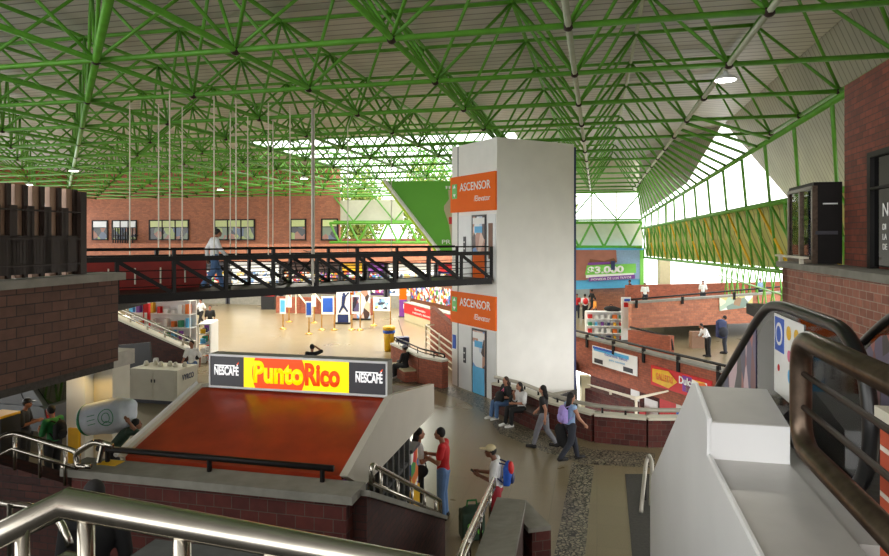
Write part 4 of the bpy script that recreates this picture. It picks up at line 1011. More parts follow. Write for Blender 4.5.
def person(label, loc, face, H=1.68, kind='stand', top='shirt_white', legs='dark_jeans', shoes='shoe_dark', skin='skin_a', hair='hair_black', hairlen=0, sleeve=.45, leglen=1.0, cap=None, vox=.016, detail=True, bulk=1.0, mod=None, group=None, name='person'):
    t = thing(name, label, 'person', loc, math.radians(face), group)
    J = pose(kind, H)
    if mod: J.update(mod)
    J = {k: V(p) * H for k, p in J.items()}
    h = H; up = (J['head'] - J['neck']).normalized()
    def torso(mb, g):
        mb.ell(J['pelvis'], ((.085 + g) * h * bulk, (.064 + g) * h * bulk, (.07 + g) * h), None, 14)
        mb.cap(J['pelvis'], J['waist'], (.066 + g) * h * bulk, (.06 + g) * h * bulk, 12)
        d = (J['neck'] - J['waist']).normalized(); rot = ZA.rotation_difference(d).to_matrix()
        mb.ell(J['chest'], ((.092 + g) * h * bulk, (.062 + g) * h * bulk, (.11 + g) * h), rot, 14)
        mb.cap(J['waist'], J['chest'], (.06 + g) * h * bulk, (.062 + g) * h * bulk, 12)
        for s in 'LR': mb.cap(J['chest'] + (J['neck'] - J['chest']) * .5, J['sh' + s], (.04 + g) * h, (.034 + g) * h)
    def arm(mb, s, g, frac):
        a, e, w_ = J['sh' + s], J['el' + s], J['wr' + s]
        if frac <= .5: mb.cap(a, a + (e - a) * frac * 2, (.033 + g) * h, (.028 + g * 1.6) * h)
        else:
            mb.cap(a, e, (.033 + g) * h, (.027 + g) * h); mb.cap(e, e + (w_ - e) * (frac - .5) * 2, (.026 + g) * h, (.019 + g) * h)
    def leg(mb, s, g, frac):
        a, k, n_ = J['hip' + s], J['kn' + s], J['an' + s]
        if frac <= .5: mb.cap(a, a + (k - a) * frac * 2, (.054 + g) * h * bulk, (.044 + g) * h)
        else:
            mb.cap(a, k, (.054 + g) * h * bulk, (.036 + g) * h); mb.cap(k, k + (n_ - k) * (frac - .5) * 2, (.036 + g) * h, (.022 + g * 1.3) * h)
    def toe(s):
        d = (J['an' + s] - J['kn' + s]); f = V((0, 1, 0)); return J['an' + s] + f * .11 * h + V((0, 0, -.028 * h))
    b = MB(); torso(b, 0)
    b.cap(J['chest'] + (J['neck'] - J['chest']) * .7, J['head'] - up * .03 * h, .034 * h, .03 * h)
    hd = J['head']; b.ell(hd, (.044 * h, .054 * h, .064 * h), None, 14); fwd = V((0, 1, 0))
    b.ell(hd + fwd * .02 * h - ZA * .035 * h, (.03 * h, .034 * h, .03 * h)); b.ell(hd + fwd * .054 * h - ZA * .012 * h, (.008 * h, .013 * h, .014 * h), None, 8)
    for sx in (-1, 1): b.ell(hd + V((sx * .045 * h, -.002 * h, -.008 * h)), (.007 * h, .012 * h, .018 * h), None, 8)
    for s in 'LR':
        sx = -1 if s == 'L' else 1
        arm(b, s, 0, 1.0); leg(b, s, 0, 1.0); b.cap(J['an' + s] - ZA * .018 * h - fwd * .015 * h, toe(s), .026 * h, .02 * h)
        w_ = J['wr' + s]; d = (w_ - J['el' + s]).normalized(); side = d.cross(V((sx, 0, 0))).normalized(); nr = V((sx, 0, 0))
        pc = w_ + d * .03 * h; b.cap(w_, pc, .018 * h, .02 * h, 8); b.cap(pc - side * .012 * h, pc + side * .012 * h, .015 * h, .015 * h, 8)
        for i in range(4):
            o_ = side * (.0165 - .011 * i) * h; ln = (.040, .046, .043, .034)[i] * h
            k1 = pc + o_ + d * (.02 * h); k2 = k1 + d * ln * .55 - nr * .004 * h; k3 = k2 + (d - nr * .7).normalized() * ln * .45
            b.cap(k1 - d * .012 * h, k2, .0062 * h, .0058 * h, 6); b.cap(k2, k3, .0058 * h, .005 * h, 6)
        q = pc + side * .02 * h; b.cap(q - d * .012 * h, q + side * .014 * h + d * .014 * h - nr * .008 * h, .0075 * h, .006 * h, 6)
    remeshed(b, 'body', skin, t, vox)
    b = MB(); torso(b, .009)
    for s in 'LR': arm(b, s, .009, sleeve) if sleeve > 0 else None
    remeshed(b, 'shirt', top, t, vox)
    b = MB(); b.ell(J['pelvis'] - ZA * .005 * h, ((.085 + .014) * h * bulk, .08 * h * bulk, .055 * h))
    for s in 'LR': leg(b, s, .012, leglen)
    b.ell((J['hipL'] + J['hipR']) / 2, (.09 * h * bulk, .075 * h, .06 * h))
    remeshed(b, 'shorts' if leglen < .6 else 'trousers', legs, t, vox)
    for s in 'LR':
        m = MB(); m.cap(J['an' + s] - ZA * .02 * h - fwd * .018 * h, toe(s), .033 * h, .025 * h, 10); m.cap(J['an' + s], J['an' + s] - ZA * .015 * h, .03 * h, .033 * h)
        m.build('shoe', shoes, t, local=True, smooth=True)
    m = MB(); m.ell(hd + V((0, -.014 * h, .016 * h)), (.05 * h, .054 * h, .06 * h), None, 14)
    if hairlen:
        a = hd + V((0, -.03 * h, -.01 * h)); m.cap(a, a + V((0, -.03, -hairlen * .17)) * h, .045 * h, .038 * h); m.cap(a + V((0, -.03, -hairlen * .17)) * h, a + V((0, -.025, -hairlen * .3)) * h, .038 * h, .018 * h)
    m.build('hair', hair, t, local=True, smooth=True)
    if detail:
        for sx in (-1, 1):
            m = MB(); m.ell(hd + V((sx * .018 * h, .048 * h, .004 * h)), .0065 * h, None, 8); m.build('eye', 'eye_dark', t, local=True)
        m = MB(); m.ell(hd + V((0, .051 * h, -.038 * h)), (.013 * h, .005 * h, .004 * h), None, 8); m.build('mouth', 'lip', t, local=True)
    if cap:
        m = MB(); m.ell(hd + V((0, -.004 * h, .034 * h)), (.054 * h, .06 * h, .045 * h), None, 14); m.ell(hd + V((0, .075 * h, .03 * h)), (.04 * h, .05 * h, .008 * h), None, 12); m.build('cap', cap, t, local=True, smooth=True)
    return t, J
def backpack(label, pt, J, H, mat, front='black_cloth', extra=None, cat='backpack'):
    M4 = wm(pt); c = J['chest'] + V((0, -.115 * H, -.03 * H))
    t = thing('backpack', label, cat, M4 @ c, pt.rotation_euler[2])
    m = MB(); m.ell((0, -.03, 0), (.15, .09, .23), None, 14); m.box((0, .0, -.04), (.27, .12, .34)); remeshed(m, 'bag_body', mat, t, .02, 8)
    m = MB(); m.ell((0, -.1, -.08), (.11, .045, .11), None, 12); m.build('front_pocket', front, t, local=True, smooth=True)
    for s in (-1, 1):
        m = MB(); m.tube([(s * .08, .02, .17), (s * .1, .12, .2), (s * .105, .2, .12), (s * .11, .19, -.05), (s * .12, .05, -.15)], .014, 6); m.build('strap', front, t, local=True, smooth=True)
    if extra:
        m = MB(); m.ell((.05, -.06, -.12), (.12, .08, .1), None, 12); m.build('lower_panel', extra, t, local=True, smooth=True)
        m = MB(); m.ell((-.03, -.07, .1), (.12, .065, .12), None, 12); m.build('upper_panel', 'red', t, local=True, smooth=True)
    return t
def at0(x, y, z=0.0): return G(x, y, z)

# bridge walker
p_, J_ = person('person in white hooded jacket and jeans walking along the footbridge', B(2.42, .75, 4.05), math.degrees(math.atan2(bd.y, bd.x)) - 90, 1.62, 'walk', 'shirt_white', 'jeans', 'shoe_dark', 'skin_a', 'hair_black', 0, 1.0, vox=.012, mod=dict(head=(0, .06, .915)))
# man in red and woman in white by the kiosk
pr_, Jr_ = person('man in red t-shirt and blue jeans talking beside the kiosk', (-.02, 12.55, 0), 78, 1.75, 'talk', 'shirt_red', 'jeans', 'shoe_dark', 'skin_a', 'hair_black', 0, .3, vox=.011)
pw_, Jw_ = person('woman in white top and dark trousers facing the man in red', (-.52, 12.75, 0), -80, 1.68, 'fold', 'shirt_white', 'black_cloth', 'shoe_dark', 'skin_b', 'hair_black', .6, .3, vox=.011)
m4 = wm(pw_)
sb = thing('shoulder_bag', 'black shoulder bag hanging from the woman in white top', 'bag', m4 @ (Jw_['hipR'] + V((.1, .02, .02))), pw_.rotation_euler[2])
m = MB(); m.ell((0, 0, 0), (.06, .16, .13), None, 12); m.build('bag_body', 'black_cloth', sb, local=True, smooth=True); m = MB(); m.tube([(0, .12, .05), (-.12, .06, .38), (-.22, -.02, .48), (-.1, -.1, .3), (0, -.12, .05)], .014, 6); m.build('strap', 'black_cloth', sb, local=True, smooth=True)
# tourist with the tricolour backpack
pt_, Jt_ = person('person in white t-shirt, red shorts and pale cap reading a phone', (.93, 11.75, 0), 82, 1.68, 'phone', 'shirt_white', 'red_shorts', 'shoe_dark', 'skin_c', 'hair_black', 0, .45, .5, 'cap_beige', vox=.011, mod=dict(head=(0, .06, .915)))
backpack('yellow, blue and red backpack worn by the person reading a phone', pt_, Jt_, 1.68, 'blue', 'navy', 'yellow')
ph = thing('phone', 'dark phone held by the person with the tricolour backpack', 'phone', wm(pt_) @ ((Jt_['wrL'] + Jt_['wrR']) / 2 + V((0, .1, .03))), pt_.rotation_euler[2])
m = MB(); m.box((0, 0, 0), (.075, .15, .012), 0, Matrix.Rotation(.5, 3, 'X')); m.build('phone_case', 'black_plastic', ph, local=True); m = MB(); m.box((0, -.003, .007), (.066, .135, .002), 0, Matrix.Rotation(.5, 3, 'X')); m.build('screen', 'smoke_glass', ph, local=True)
gb = thing('shopping_bag', 'bulging dark green patterned bag standing on the floor', 'bag', (.49, 11.7, 0), .2)
m = MB(); m.box((0, 0, .26), (.42, .34, .48)); m.ell((0, 0, .4), (.25, .2, .2)); m.ell((.16, .02, .52), (.12, .1, .1)); remeshed(m, 'bag_body', 'dark_green_cloth', gb, .02, 8)
for q in ((-.08, -.2, .3), (.1, -.21, .2), (.05, -.2, .42)):
    m = MB(); m.ell(q, (.05, .02, .05), None, 10); m.build('print_dot', 'fresh_green', gb, local=True)
m = MB(); m.tube([(-.1, 0, .55), (-.08, 0, .68), (.08, 0, .68), (.1, 0, .55)], .014, 6); m.build('handle', 'cloth_green', gb, local=True)
# walking pair
pa_, Ja_ = person('woman in dark top and loose grey trousers walking left', (2.55, 16.7, 0), 62, 1.62, 'walk', 'black_cloth', 'grey_cloth', 'shoe_dark', 'skin_b', 'hair_black', .7, .2, .93, vox=.013, bulk=.95)
pb_, Jb_ = person('woman with long black hair in black trousers striding right', (3.05, 15.75, 0), -70, 1.66, 'walk', 'pale_blue', 'dark_jeans', 'shoe_dark', 'skin_b', 'hair_black', .9, .0, vox=.012, bulk=.95)
backpack('lilac backpack on the striding woman with long black hair', pb_, Jb_, 1.66, 'lilac', 'lilac')
jk = thing('jacket', 'black jacket hanging from the arm of the striding woman', 'jacket', wm(pb_) @ (Jb_['wrL'] + V((0, 0, -.25))), 0)
m = MB(); m.ell((0, 0, 0), (.14, .09, .3), None, 12); m.ell((.06, .03, -.15), (.12, .08, .2)); m.ell((-.07, 0, .12), (.1, .08, .16)); remeshed(m, 'cloth', 'black_cloth', jk, .02, 5)
# seated women
sv = (s1 - s0).normalized(); fdeg = math.degrees(math.atan2(-sv.x, sv.y)) + 90
fw = V((-sv.y, sv.x, 0)); fw = fw if fw.x < 0 else -fw
fdeg = math.degrees(math.atan2(-fw.x, fw.y))
pc1, Jc1 = person('seated woman in black top with pink strap and blue jeans', s0 + sv * .42 - fw * .02, fdeg, 1.64, 'sit', 'black_cloth', 'jeans', 'shoe_white', 'skin_b', 'hair_brown', .5, .4, vox=.012)
pc2, Jc2 = person('seated woman in white t-shirt and black trousers raising her phone', s0 + sv * 1.25 - fw * .02, fdeg, 1.66, 'sitphone', 'shirt_white', 'black_cloth', 'shoe_white', 'skin_b', 'hair_black', .7, .45, vox=.012)
for lab, pt, J in (('black rucksack on the lap of the seated woman in blue jeans', pc1, Jc1), ('dark handbag on the bench between the two seated women', None, None)):
    if pt:
        t = thing('bag', lab, 'bag', wm(pt) @ V((0, .24, .5)), pt.rotation_euler[2]); m = MB(); m.ell((0, 0, .12), (.2, .13, .2), None, 12); m.ell((0, .1, .05), (.13, .08, .12)); remeshed(m, 'bag_body', 'black_cloth', t, .02, 5)
        m = MB(); m.tube([(-.05, -.1, .3), (0, -.16, .38), (.05, -.1, .3)], .012, 6); m.build('strap', 'pink_cloth', t, local=True)
    else:
        t = thing('bag', lab, 'bag', s0 + sv * .84 + ZA * .46, 0); m = MB(); m.ell((0, 0, .15), (.15, .14, .17), None, 12); m.box((0, 0, .08), (.26, .22, .16)); remeshed(m, 'bag_body', 'black_cloth', t, .02, 5)
        m = MB(); m.torus((0, 0, .3), .08, .01, (1, 0, 0), (0, 0, 1), 14); m.build('handle', 'black_cloth', t, local=True)
# man in black by the planter
pm_, Jm_ = person('man in black clothes and grey cap seated on the small brick bench', (-1.5, 24.85, 0), 60, 1.74, 'sit', 'black_cloth', 'black_cloth', 'shoe_white', 'skin_a', 'hair_black', 0, 1.0, cap='grey_cloth', vox=.016)
bb = thing('duffel_bag', 'black bag on the floor at the feet of the man in black', 'bag', (-2.25, 24.6, 0), .3)
m = MB(); m.ell((0, 0, .2), (.32, .24, .22), None, 12); m.box((0, 0, .12), (.5, .36, .22)); remeshed(m, 'bag_body', 'black_plastic', bb, .03, 5); m = MB(); m.torus((0, 0, .4), .1, .015, (1, 0, 0), (0, 0, 1), 14); m.build('handle', 'black_cloth', bb, local=True)
# left side people
def stand(label, x, y, Y, face, H, *a, **k):      # feet on the floor under the given sight line column
    return person(label, (((x - CX) * Y / F), Y, 0), face, H, *a, **k)
p1_, J1_ = stand('man with black cap and dark shirt near the grey car', 24, 0, 15.2, -80, 1.66, 'phone', 'black_cloth', 'black_cloth', 'shoe_dark', 'skin_a', 'hair_black', 0, .45, cap='black_plastic', vox=.014)
p2_, J2_ = stand('person in green t-shirt with dark backpack facing the grey car', 53, 0, 14.4, 70, 1.7, 'phone', 'cloth_green', 'black_cloth', 'shoe_dark', 'skin_a', 'hair_black', 0, .45, vox=.014)
backpack('big black backpack worn over the green t-shirt', p2_, J2_, 1.7, 'black_cloth')
p3_, J3_ = person('stooping man in dark green shirt carrying a white sack', (-7.02, 13.75, 0), -60, 1.72, 'carry', 'dark_green_cloth', 'black_cloth', 'shoe_dark', 'skin_a', 'hair_black', 0, .6, vox=.013)
sk = thing('sack', 'large white woven sack with green print on a stooping shoulder', 'sack', P(108, 416, 14.1))
m = MB(); xx = V((.98, -.1, .2)).normalized(); rt_ = Matrix((xx, V((.1, .99, 0)).normalized(), xx.cross(V((.1, .99, 0)).normalized()))).transposed()
m.tube([rt_ @ V((a, 0, .01 * math.sin(a * 9))) for a in (-.58, -.5, -.3, 0, .3, .46, .56, .62)], [.27, .33, .355, .365, .36, .32, .2, .1], 16)
m.ell(rt_ @ V((.55, 0, .12)), (.12, .2, .16), rt_, 12); m.ell(rt_ @ V((.1, 0, -.1)), (.4, .3, .3), rt_, 12)
bm_ = remeshed(m, 'sack_body', 'sack', sk, .03, 6)
def sackband(a, w_, r0):
    m = MB(); c = [rt_ @ V((a, r0 * math.cos(t), r0 * .93 * math.sin(t))) for t in [2 * math.pi * i / 20 for i in range(20)]]; m.tube(c, w_, 6, True); return m
sackband(-.47, .03, .335).build('green_band', 'green_print', sk, local=True)
fy = lambda a, z: rt_ @ V((a, -math.sqrt(max(.02, .372 ** 2 - z ** 2)) - .012, z))
m = MB(); m.tube([fy(.2 + .17 * math.cos(t), .03 + .17 * math.sin(t)) for t in [2 * math.pi * i / 20 for i in range(20)]], .009, 5, True); m.tube([fy(.2 + .09 * math.cos(t), .03 + .1 * math.sin(t)) for t in [2 * math.pi * i / 12 for i in range(12)]], .008, 5, True)
m.tube([fy(.1, -.1), fy(.2, -.04), fy(.3, -.1)], .008, 5); m.build('printed_emblem', 'green_print', sk, local=True)
for k in range(3):
    m = MB(); m.tube([fy(-.22, .12 - .09 * k), fy(-.05, .13 - .09 * k)], .008, 5); m.build('printed_line', 'green_print', sk, local=True)
# person climbing the stairs, only head and shoulders
person('person in black climbing the dark stairs behind the steel railing', (-2.83, 5.25, 1.76), 30, 1.68, 'stand', 'black_cloth', 'black_cloth', 'shoe_dark', 'skin_a', 'hair_black', 0, 1.0, vox=.012)
# hall people further off
p5_, J5_ = person('person in white shirt and jeans walking off past the white cabinet', at0(192, 388), 170, 1.72, 'walk', 'shirt_white', 'jeans', 'shoe_dark', 'skin_a', 'hair_black', 0, .45, vox=.018)
backpack('dark backpack on the person beside the white cabinet', p5_, J5_, 1.72, 'black_cloth')
far = [
 ('distant person in white top and black trousers holding a black bag', 201, 326, 150, 'shirt_white', 'black_cloth', 1.68, 'walk'),
 ('distant person all in black standing alone on the pale floor', 210, 337, -170, 'black_cloth', 'black_cloth', 1.75, 'stand'),
 ('distant person in red at the edge of the elevator tower', 577, 318, 160, 'shirt_red', 'dark_jeans', 1.65, 'stand'),
 ('distant person in white with red bag beyond the elevator tower', 585, 319, 0, 'shirt_white', 'black_cloth', 1.68, 'stand'),
 ('distant person in black walking before the low orange wall', 592, 313, -80, 'black_cloth', 'black_cloth', 1.72, 'walk'),
 ('distant person in orange shirt beside the goods stall', 595, 322, 90, 'orange_cloth', 'dark_jeans', 1.6, 'stand'),
]
for lab, x, y, fc, tp_, lg, H, kd in far:
    person(lab, at0(x, y), fc, H, kd, tp_, lg, 'shoe_dark', 'skin_a', 'hair_black', 0, .45, vox=.028, detail=False)
hb = thing('handbag', 'black bag carried by the distant person in white top', 'bag', at0(198.5, 326) + ZA * .85); m = MB(); m.ell((0, 0, 0), (.22, .14, .18), None, 12); m.build('bag_body', 'black_cloth', hb, local=True, smooth=True)
m = MB(); m.torus((0, 0, .18), .12, .02, (1, 0, 0), (0, 0, 1), 14); m.build('handle', 'black_cloth', hb, local=True)
rb = thing('backpack', 'red bag on the back of the distant person in white', 'backpack', at0(585, 319) + V((0, -.22, 1.2))); m = MB(); m.ell((0, 0, 0), (.18, .12, .22), None, 12); m.build('bag_body', 'red', rb, local=True, smooth=True)
person('person in black holding a hand to the head behind the light box sign', at0(312, 391), 0, 1.66, 'stand', 'black_cloth', 'black_cloth', 'shoe_dark', 'skin_a', 'hair_black', 0, .45, vox=.014, mod=dict(elR=(.2, .05, .84), wrR=(.07, .06, .93)))
for lab, x, y, Y, z, tp_, fc in (
 ('distant person in dark clothes standing near the price banner', 630, 300, 45, .9, 'black_cloth', 90),
 ('distant person in white leaning at the mezzanine parapet', 645, 0, 42, .9, 'shirt_white', 170),
 ('distant person in white with dark bag at the mezzanine parapet', 703, 0, 42, 1.05, 'shirt_white', 150),
 ('distant person in blue at the right end of the mezzanine', 760, 0, 42, 1.2, 'pale_blue', 180)):
    person(lab, ((x - CX) * Y / F, Y, z), fc, 1.62, 'stand', tp_, 'dark_jeans', 'shoe_dark', 'skin_a', 'hair_black', 0, .45, vox=.03, detail=False)
person('person in white shirt bending over luggage under the mezzanine', ((708 - CX) * 29.6 / F, 29.6, 0), 100, 1.62, 'lean', 'shirt_white', 'black_cloth', 'shoe_dark', 'skin_a', 'hair_black', 0, .8, vox=.022, detail=False)
person('person with big dark rucksack standing behind the white shirted one', ((725 - CX) * 30.4 / F, 30.4, 0), 60, 1.78, 'stand', 'black_cloth', 'dark_jeans', 'shoe_dark', 'skin_a', 'hair_black', 0, .8, vox=.022, detail=False)
for lab, x, y, tp_ in (('seated person in orange before the red counter', 436, 345, 'orange_cloth'), ('person in red before the red counter', 444, 348, 'shirt_red'), ('child in pink before the red counter', 449, 350, 'pink_cloth')):
    person(lab, ((x - CX) * 32.0 / F, 32.0, 0), 30, 1.6 if 'child' not in lab else 1.35, 'stand', tp_, 'dark_jeans', 'shoe_dark', 'skin_a', 'hair_black', 0, .45, vox=.026, detail=False)
# ================================================================ hall furniture and shops
EDEG = math.atan2(E_DIR.y, E_DIR.x)
def lbox(c, s, nm, mat, t, bevel=0.0): return MB().box(c, s).build(nm, mat, t, local=True, bevel=bevel)
# stanchions with signs
def sign_stand(label, x, y, sw, sh, zc, mat, two=False):
    t = thing('sign_stand', label, 'sign stand', at0(x, y), random.uniform(-.3, .1), 'gold sign stands')
    xs = (-sw / 2, sw / 2) if two else (0,)
    for q in xs:
        MB().lathe([(.22, 0), (.22, .03), (.06, .09), (.03, .12)], (q, 0, 0), 14).build('base', 'gold', t, local=True, smooth=True)
        MB().lathe([(.035, .1), (.035, zc + (sh / 2 if two else -sh / 2)), (.05, zc + (sh / 2 if two else -sh / 2) + .03)], (q, 0, 0), 10).build('pole', 'gold', t, local=True, smooth=True)
    b = lbox((0, -.04, zc), (sw, .03, sh), 'board', 'white', t); MB().box((0, -.06, zc + .02), (sw * .8, .01, sh * .78)).build('print', mat, b, local=True)
for a in (('gold stand with a narrow pale blue sign at the far left of the row', 283, 329, .36, .9, 1.35, 'sky_blue'),
          ('gold stand with a dark picture sign just beyond the pale blue one', 289, 322, .4, .9, 1.4, 'poster_people'),
          ('gold stand with a small blue sign standing nearest the light box sign', 309, 334, .34, .9, 1.4, 'blue'),
          ('gold stand with a narrow white sign behind the small blue one', 314, 323, .3, .7, 1.4, 'white'),
          ('gold stand with a blue framed square sign on two poles', 328, 330, .75, 1.05, 1.45, 'blue', True),
          ('gold stand with a dark photo sign right of the tall figure banner', 356, 330, .5, 1.1, 1.5, 'poster_dark', True),
          ('gold stand with a wide white notice board on two poles', 382, 326, 1.1, .85, 1.35, 'goods_pale', True)):
    sign_stand(*a)
def rollup(label, x, y, w, h, mat):
    t = thing('rollup_banner', label, 'banner', at0(x, y), -.1)
    lbox((0, 0, .06), (w * 1.1, .25, .1), 'base', 'black_plastic', t); lbox((0, .02, h / 2 + .1), (w, .03, h), 'panel', mat, t); lbox((0, .02, h + .12), (w * 1.03, .05, .05), 'top_bar', 'rail_grey', t)
    return t
ru = rollup('tall grey roll-up banner showing a leaping dark figure', 343, 324, .85, 2.0, 'white')
m = MB(); m.ell((.05, -.01, 1.85), (.1, .02, .12)); m.cap((.05, -.01, 1.7), (0, -.01, 1.2), .13, .1); m.cap((0, -.01, 1.2), (.28, -.01, .8), .08, .06); m.cap((0, -.01, 1.2), (-.22, -.01, .75), .08, .06); m.cap((.08, -.01, 1.65), (.34, -.01, 1.95), .05); m.box((0, -.008, .35), (.7, .012, .5)); m.build('figure_print', 'navy', ru, local=True)
ru2 = rollup('roll-up banner with photographs of people beside the leaping figure banner', 362, 320, 1.1, 1.9, 'poster_people')
py = thing('pylon', 'orange and purple advertising column standing on the pale floor', 'sign', at0(403, 317), 0)
lbox((0, 0, .6), (.5, .3, 1.2), 'lower_panel', 'purple', py); lbox((0, 0, 1.65), (.5, .3, .9), 'upper_panel', 'orange_sign', py); lbox((0, 0, .03), (.6, .4, .06), 'base', 'charcoal', py)
MB().box((.08, -.155, .75), (.1, .01, .3)).build('print', 'letter_white', py, local=True)
bi = thing('bin', 'tall yellow litter bin with a blue bag rim', 'bin', at0(389, 351), 0)
MB().lathe([(.22, 0), (.26, .95), (.25, .96)], (0, 0, 0), 16).build('bin_body', 'yellow', bi, local=True, smooth=True)
MB().lathe([(.28, .86), (.3, .9), (.28, 1.0)], (0, 0, 0), 16).build('bag_rim', 'blue', bi, local=True, smooth=True)
MB().lathe([(.27, 1.0), (.3, 1.05), (.3, 1.15), (.2, 1.2)], (0, 0, 0), 16).build('lid', 'yellow', bi, local=True, smooth=True)
cl = thing('cleaning_cart', 'grey blue cleaning cart with a mop beside the yellow bin', 'cart', at0(400, 352) + V((.1, .3, 0)), .2)
lbox((0, 0, .5), (.6, .45, .35), 'bucket', 'navy', cl, .03); lbox((0, 0, .25), (.7, .5, .06), 'tray', 'charcoal', cl)
for q in ((-.28, -.2), (.28, -.2), (-.28, .2), (.28, .2)): MB().torus((q[0], q[1], .1), .07, .03, (1, 0, 0), (0, 0, 1), 12).build('wheel', 'rubber', cl, local=True)
MB().bar((.1, 0, .5), (-.2, .1, 1.5), .02).build('mop_handle', 'rail_grey', cl, local=True)
# red counter
cA, cB = at0(408, 320), at0(456, 336)
rc = thing('counter', 'long red fronted cafe counter left of the elevator tower', 'counter', (cA + cB) / 2)
MB().obox(cA, cB, .5, 0, 1.0).build('base', 'beige', rc); m = MB(); m.obox(cA, cB, .56, .5, 1.15); m.build('red_panel', 'red', rc); MB().obox(cA, cB, .62, 1.15, 1.2).build('worktop', 'concrete', rc)
cd_ = (cB - cA).normalized(); cn_ = V((cd_.y, -cd_.x, 0))
text('Bienvenidos', cA + cd_ * 2.0 + cn_ * .29 + ZA * .86, cd_, ZA, .16, 'letter_white', rc, width=1.8)
text('tradicional y delicioso', cA + cd_ * 1.6 + cn_ * .29 + ZA * .64, cd_, ZA, .14, 'letter_white', rc, width=3.0)
ck = thing('cafe_shelving', 'brown cafe shelving with wares behind the red counter', 'shelving', cA + V((0, 2, 0)))
cs_ = MB().obox(cA + V((.2, 2.4, 0)), cB + V((.6, 2.4, 0)), .4, 0, 2.5).build('back_panel', 'wood', ck)
MB().obox(cA + V((.2, 2.1, 0)), cB + V((.6, 2.1, 0)), .2, 1.25, 2.3).build('wares', 'goods', ck)
# shop fronts under the gallery
def shop(label, x0, x1, v, mat, sign, z0=.2, z1=3.4, gd='goods'):
    u0, u1 = ux(x0, v) + .09, ux(x1, v) - .09; t = thing('shop', label, 'shop', UV((u0 + u1) / 2, v, 0))
    MB().gbox(u0, u1, v + .3, v + .4, 0, z1).build('back_panel', mat, t)
    MB().gbox(u0, u1, v - .1, v + .0, z1 - .55, z1).build('sign_band', sign, t)
    MB().gbox(u0, u1, v - .1, v + .25, 0, .95).build('counter', 'concrete', t)
    for z in (1.35, 1.95, 2.5): MB().gbox(u0 + .1, u1 - .1, v + .05, v + .3, z - .22, z + .18).build('ware_row', gd, t)
    for u in (u0, u1): MB().gbox(u - .06, u + .06, v - .12, v + .4, 0, z1).build('side_post', 'charcoal', t)
for a in (('shop front with dark shutters at the far left under the gallery', 130, 228, 47.9, 'dark_wood', 'charcoal'),
          ('shop front with pale lit shelves behind the left half of the footbridge', 229, 281, 47.9, 'shop_light', 'panel_white', .2, 3.4, 'goods_pale'),
          ('dim brown shop front behind the bicycle on the footbridge', 282, 340, 47.9, 'dark_wood', 'dark_wood'),
          ('shop front with orange and yellow wares right of the bicycle', 341, 366, 47.9, 'orange_sign', 'yellow'),
          ('shop front with purple wares right of the orange one', 367, 386, 47.9, 'purple', 'purple'),
          ('white shop front with pink and grey wares behind the footbridge', 387, 436, 47.9, 'shop_light', 'white', .2, 3.4, 'goods_pale'),
          ('shop front with a bright blue panel next to the elevator tower', 437, 470, 47.9, 'blue', 'red')):
    shop(*a)
mb = MB(); mb.gbox(-47, -2, 49.9, 50.0, 0, 3.6); struct('wall_back_lower', mb, 'brick_dark', 'dark back wall of the shops')
mb = MB(); u0, u1 = ux(276, 43), ux(372, 43); mb.gbox(u0, u1, 43, 43.3, 0, 1.15); struct('wall_low_hall', mb, 'brick_mid', 'low brick wall at the far end of the hall')
st_ = thing('stair_railing', 'cream railing of a far stair behind the row of sign stands', 'railing', UV(ux(305, 42.8), 42.8, 0))
for x0 in (296, 313): 
    MB().bar(UV(ux(x0, 42.8), 42.8, 1.6), UV(ux(x0 + 14, 42.8), 42.8, .4), .06).build('bar', 'white_rail', st_); MB().bar(UV(ux(x0, 42.8), 42.8, 0), UV(ux(x0, 42.8), 42.8, 1.6), .05).build('post', 'white_rail', st_)
cb = thing('cabinet', 'dark cabinet with a red top near the far shops', 'cabinet', at0(269, 309))
lbox((0, 0, .5), (1.0, .8, 1.0), 'body', 'black_plastic', cb); lbox((0, 0, 1.08), (.9, .7, .15), 'red_top', 'red', cb)
# ---------------------------------------------------------------- price banner at the far right end
def flatpoly(px, Y, d, mat, nm, par, t=.03):
    m = MB(); m.prism([P(x, y, Y - d) for x, y in px], V((0, t, 0))); return m.build(nm, mat, par)
bn2 = thing('price_banner', 'huge blue and green price banner hung at the far end', 'banner', P(610, 288, 47.5))
YB = 47.3
sh_ = flatpoly([(560, 248), (644, 248), (644, 287), (560, 290)], YB, 0, 'sky_blue', 'sheet', bn2)
flatpoly([(560, 250), (640, 250), (640, 279), (560, 281)], YB, .05, 'pale_blue', 'sky_field', bn2)
flatpoly([(560, 250), (616, 250), (617, 262), (606, 268), (586, 280), (560, 281)], YB, .1, 'brown_clay', 'hand_picture', bn2)
flatpoly([(590, 259), (604, 261), (614, 258), (617, 262), (606, 265), (589, 264)], YB, .14, 'wood', 'hand_crease', bn2)
flatpoly([(587, 265.5), (636, 263.5), (636, 273), (585, 275)], YB, .18, 'fresh_green', 'green_band', bn2)
flatpoly([(588, 262.8), (610, 261.8), (610, 264), (588, 265)], YB, .22, 'purple', 'purple_strip', bn2)
flatpoly([(586, 275), (634, 273), (634, 276), (586, 278)], YB, .2, 'white', 'white_strip', bn2)
flatpoly([(589, 277.5), (635, 274.5), (635, 278.5), (589, 281.5)], YB, .24, 'purple', 'purple_strip', bn2)
flatpoly([(640, 250), (644, 250), (644, 287), (640, 287)], YB, .1, 'fresh_green', 'edge_band', bn2)
text('$3.000', P(587.5, 273.5, YB - .25), (1, 0, .035), ZA, 6.6 * YB / 650, 'letter_white', sh_, width=36 * YB / 650, bold=.04)
text('MONEDA DE LOS TUYOS', P(591, 280.6, YB - .3), (1, 0, .06), ZA, 2.2 * YB / 650, 'letter_white', sh_, width=40 * YB / 650)
flatpoly([(611, 261), (615, 261), (615, 270), (611, 270)], YB, .4, 'navy', 'navy_pennant', bn2)
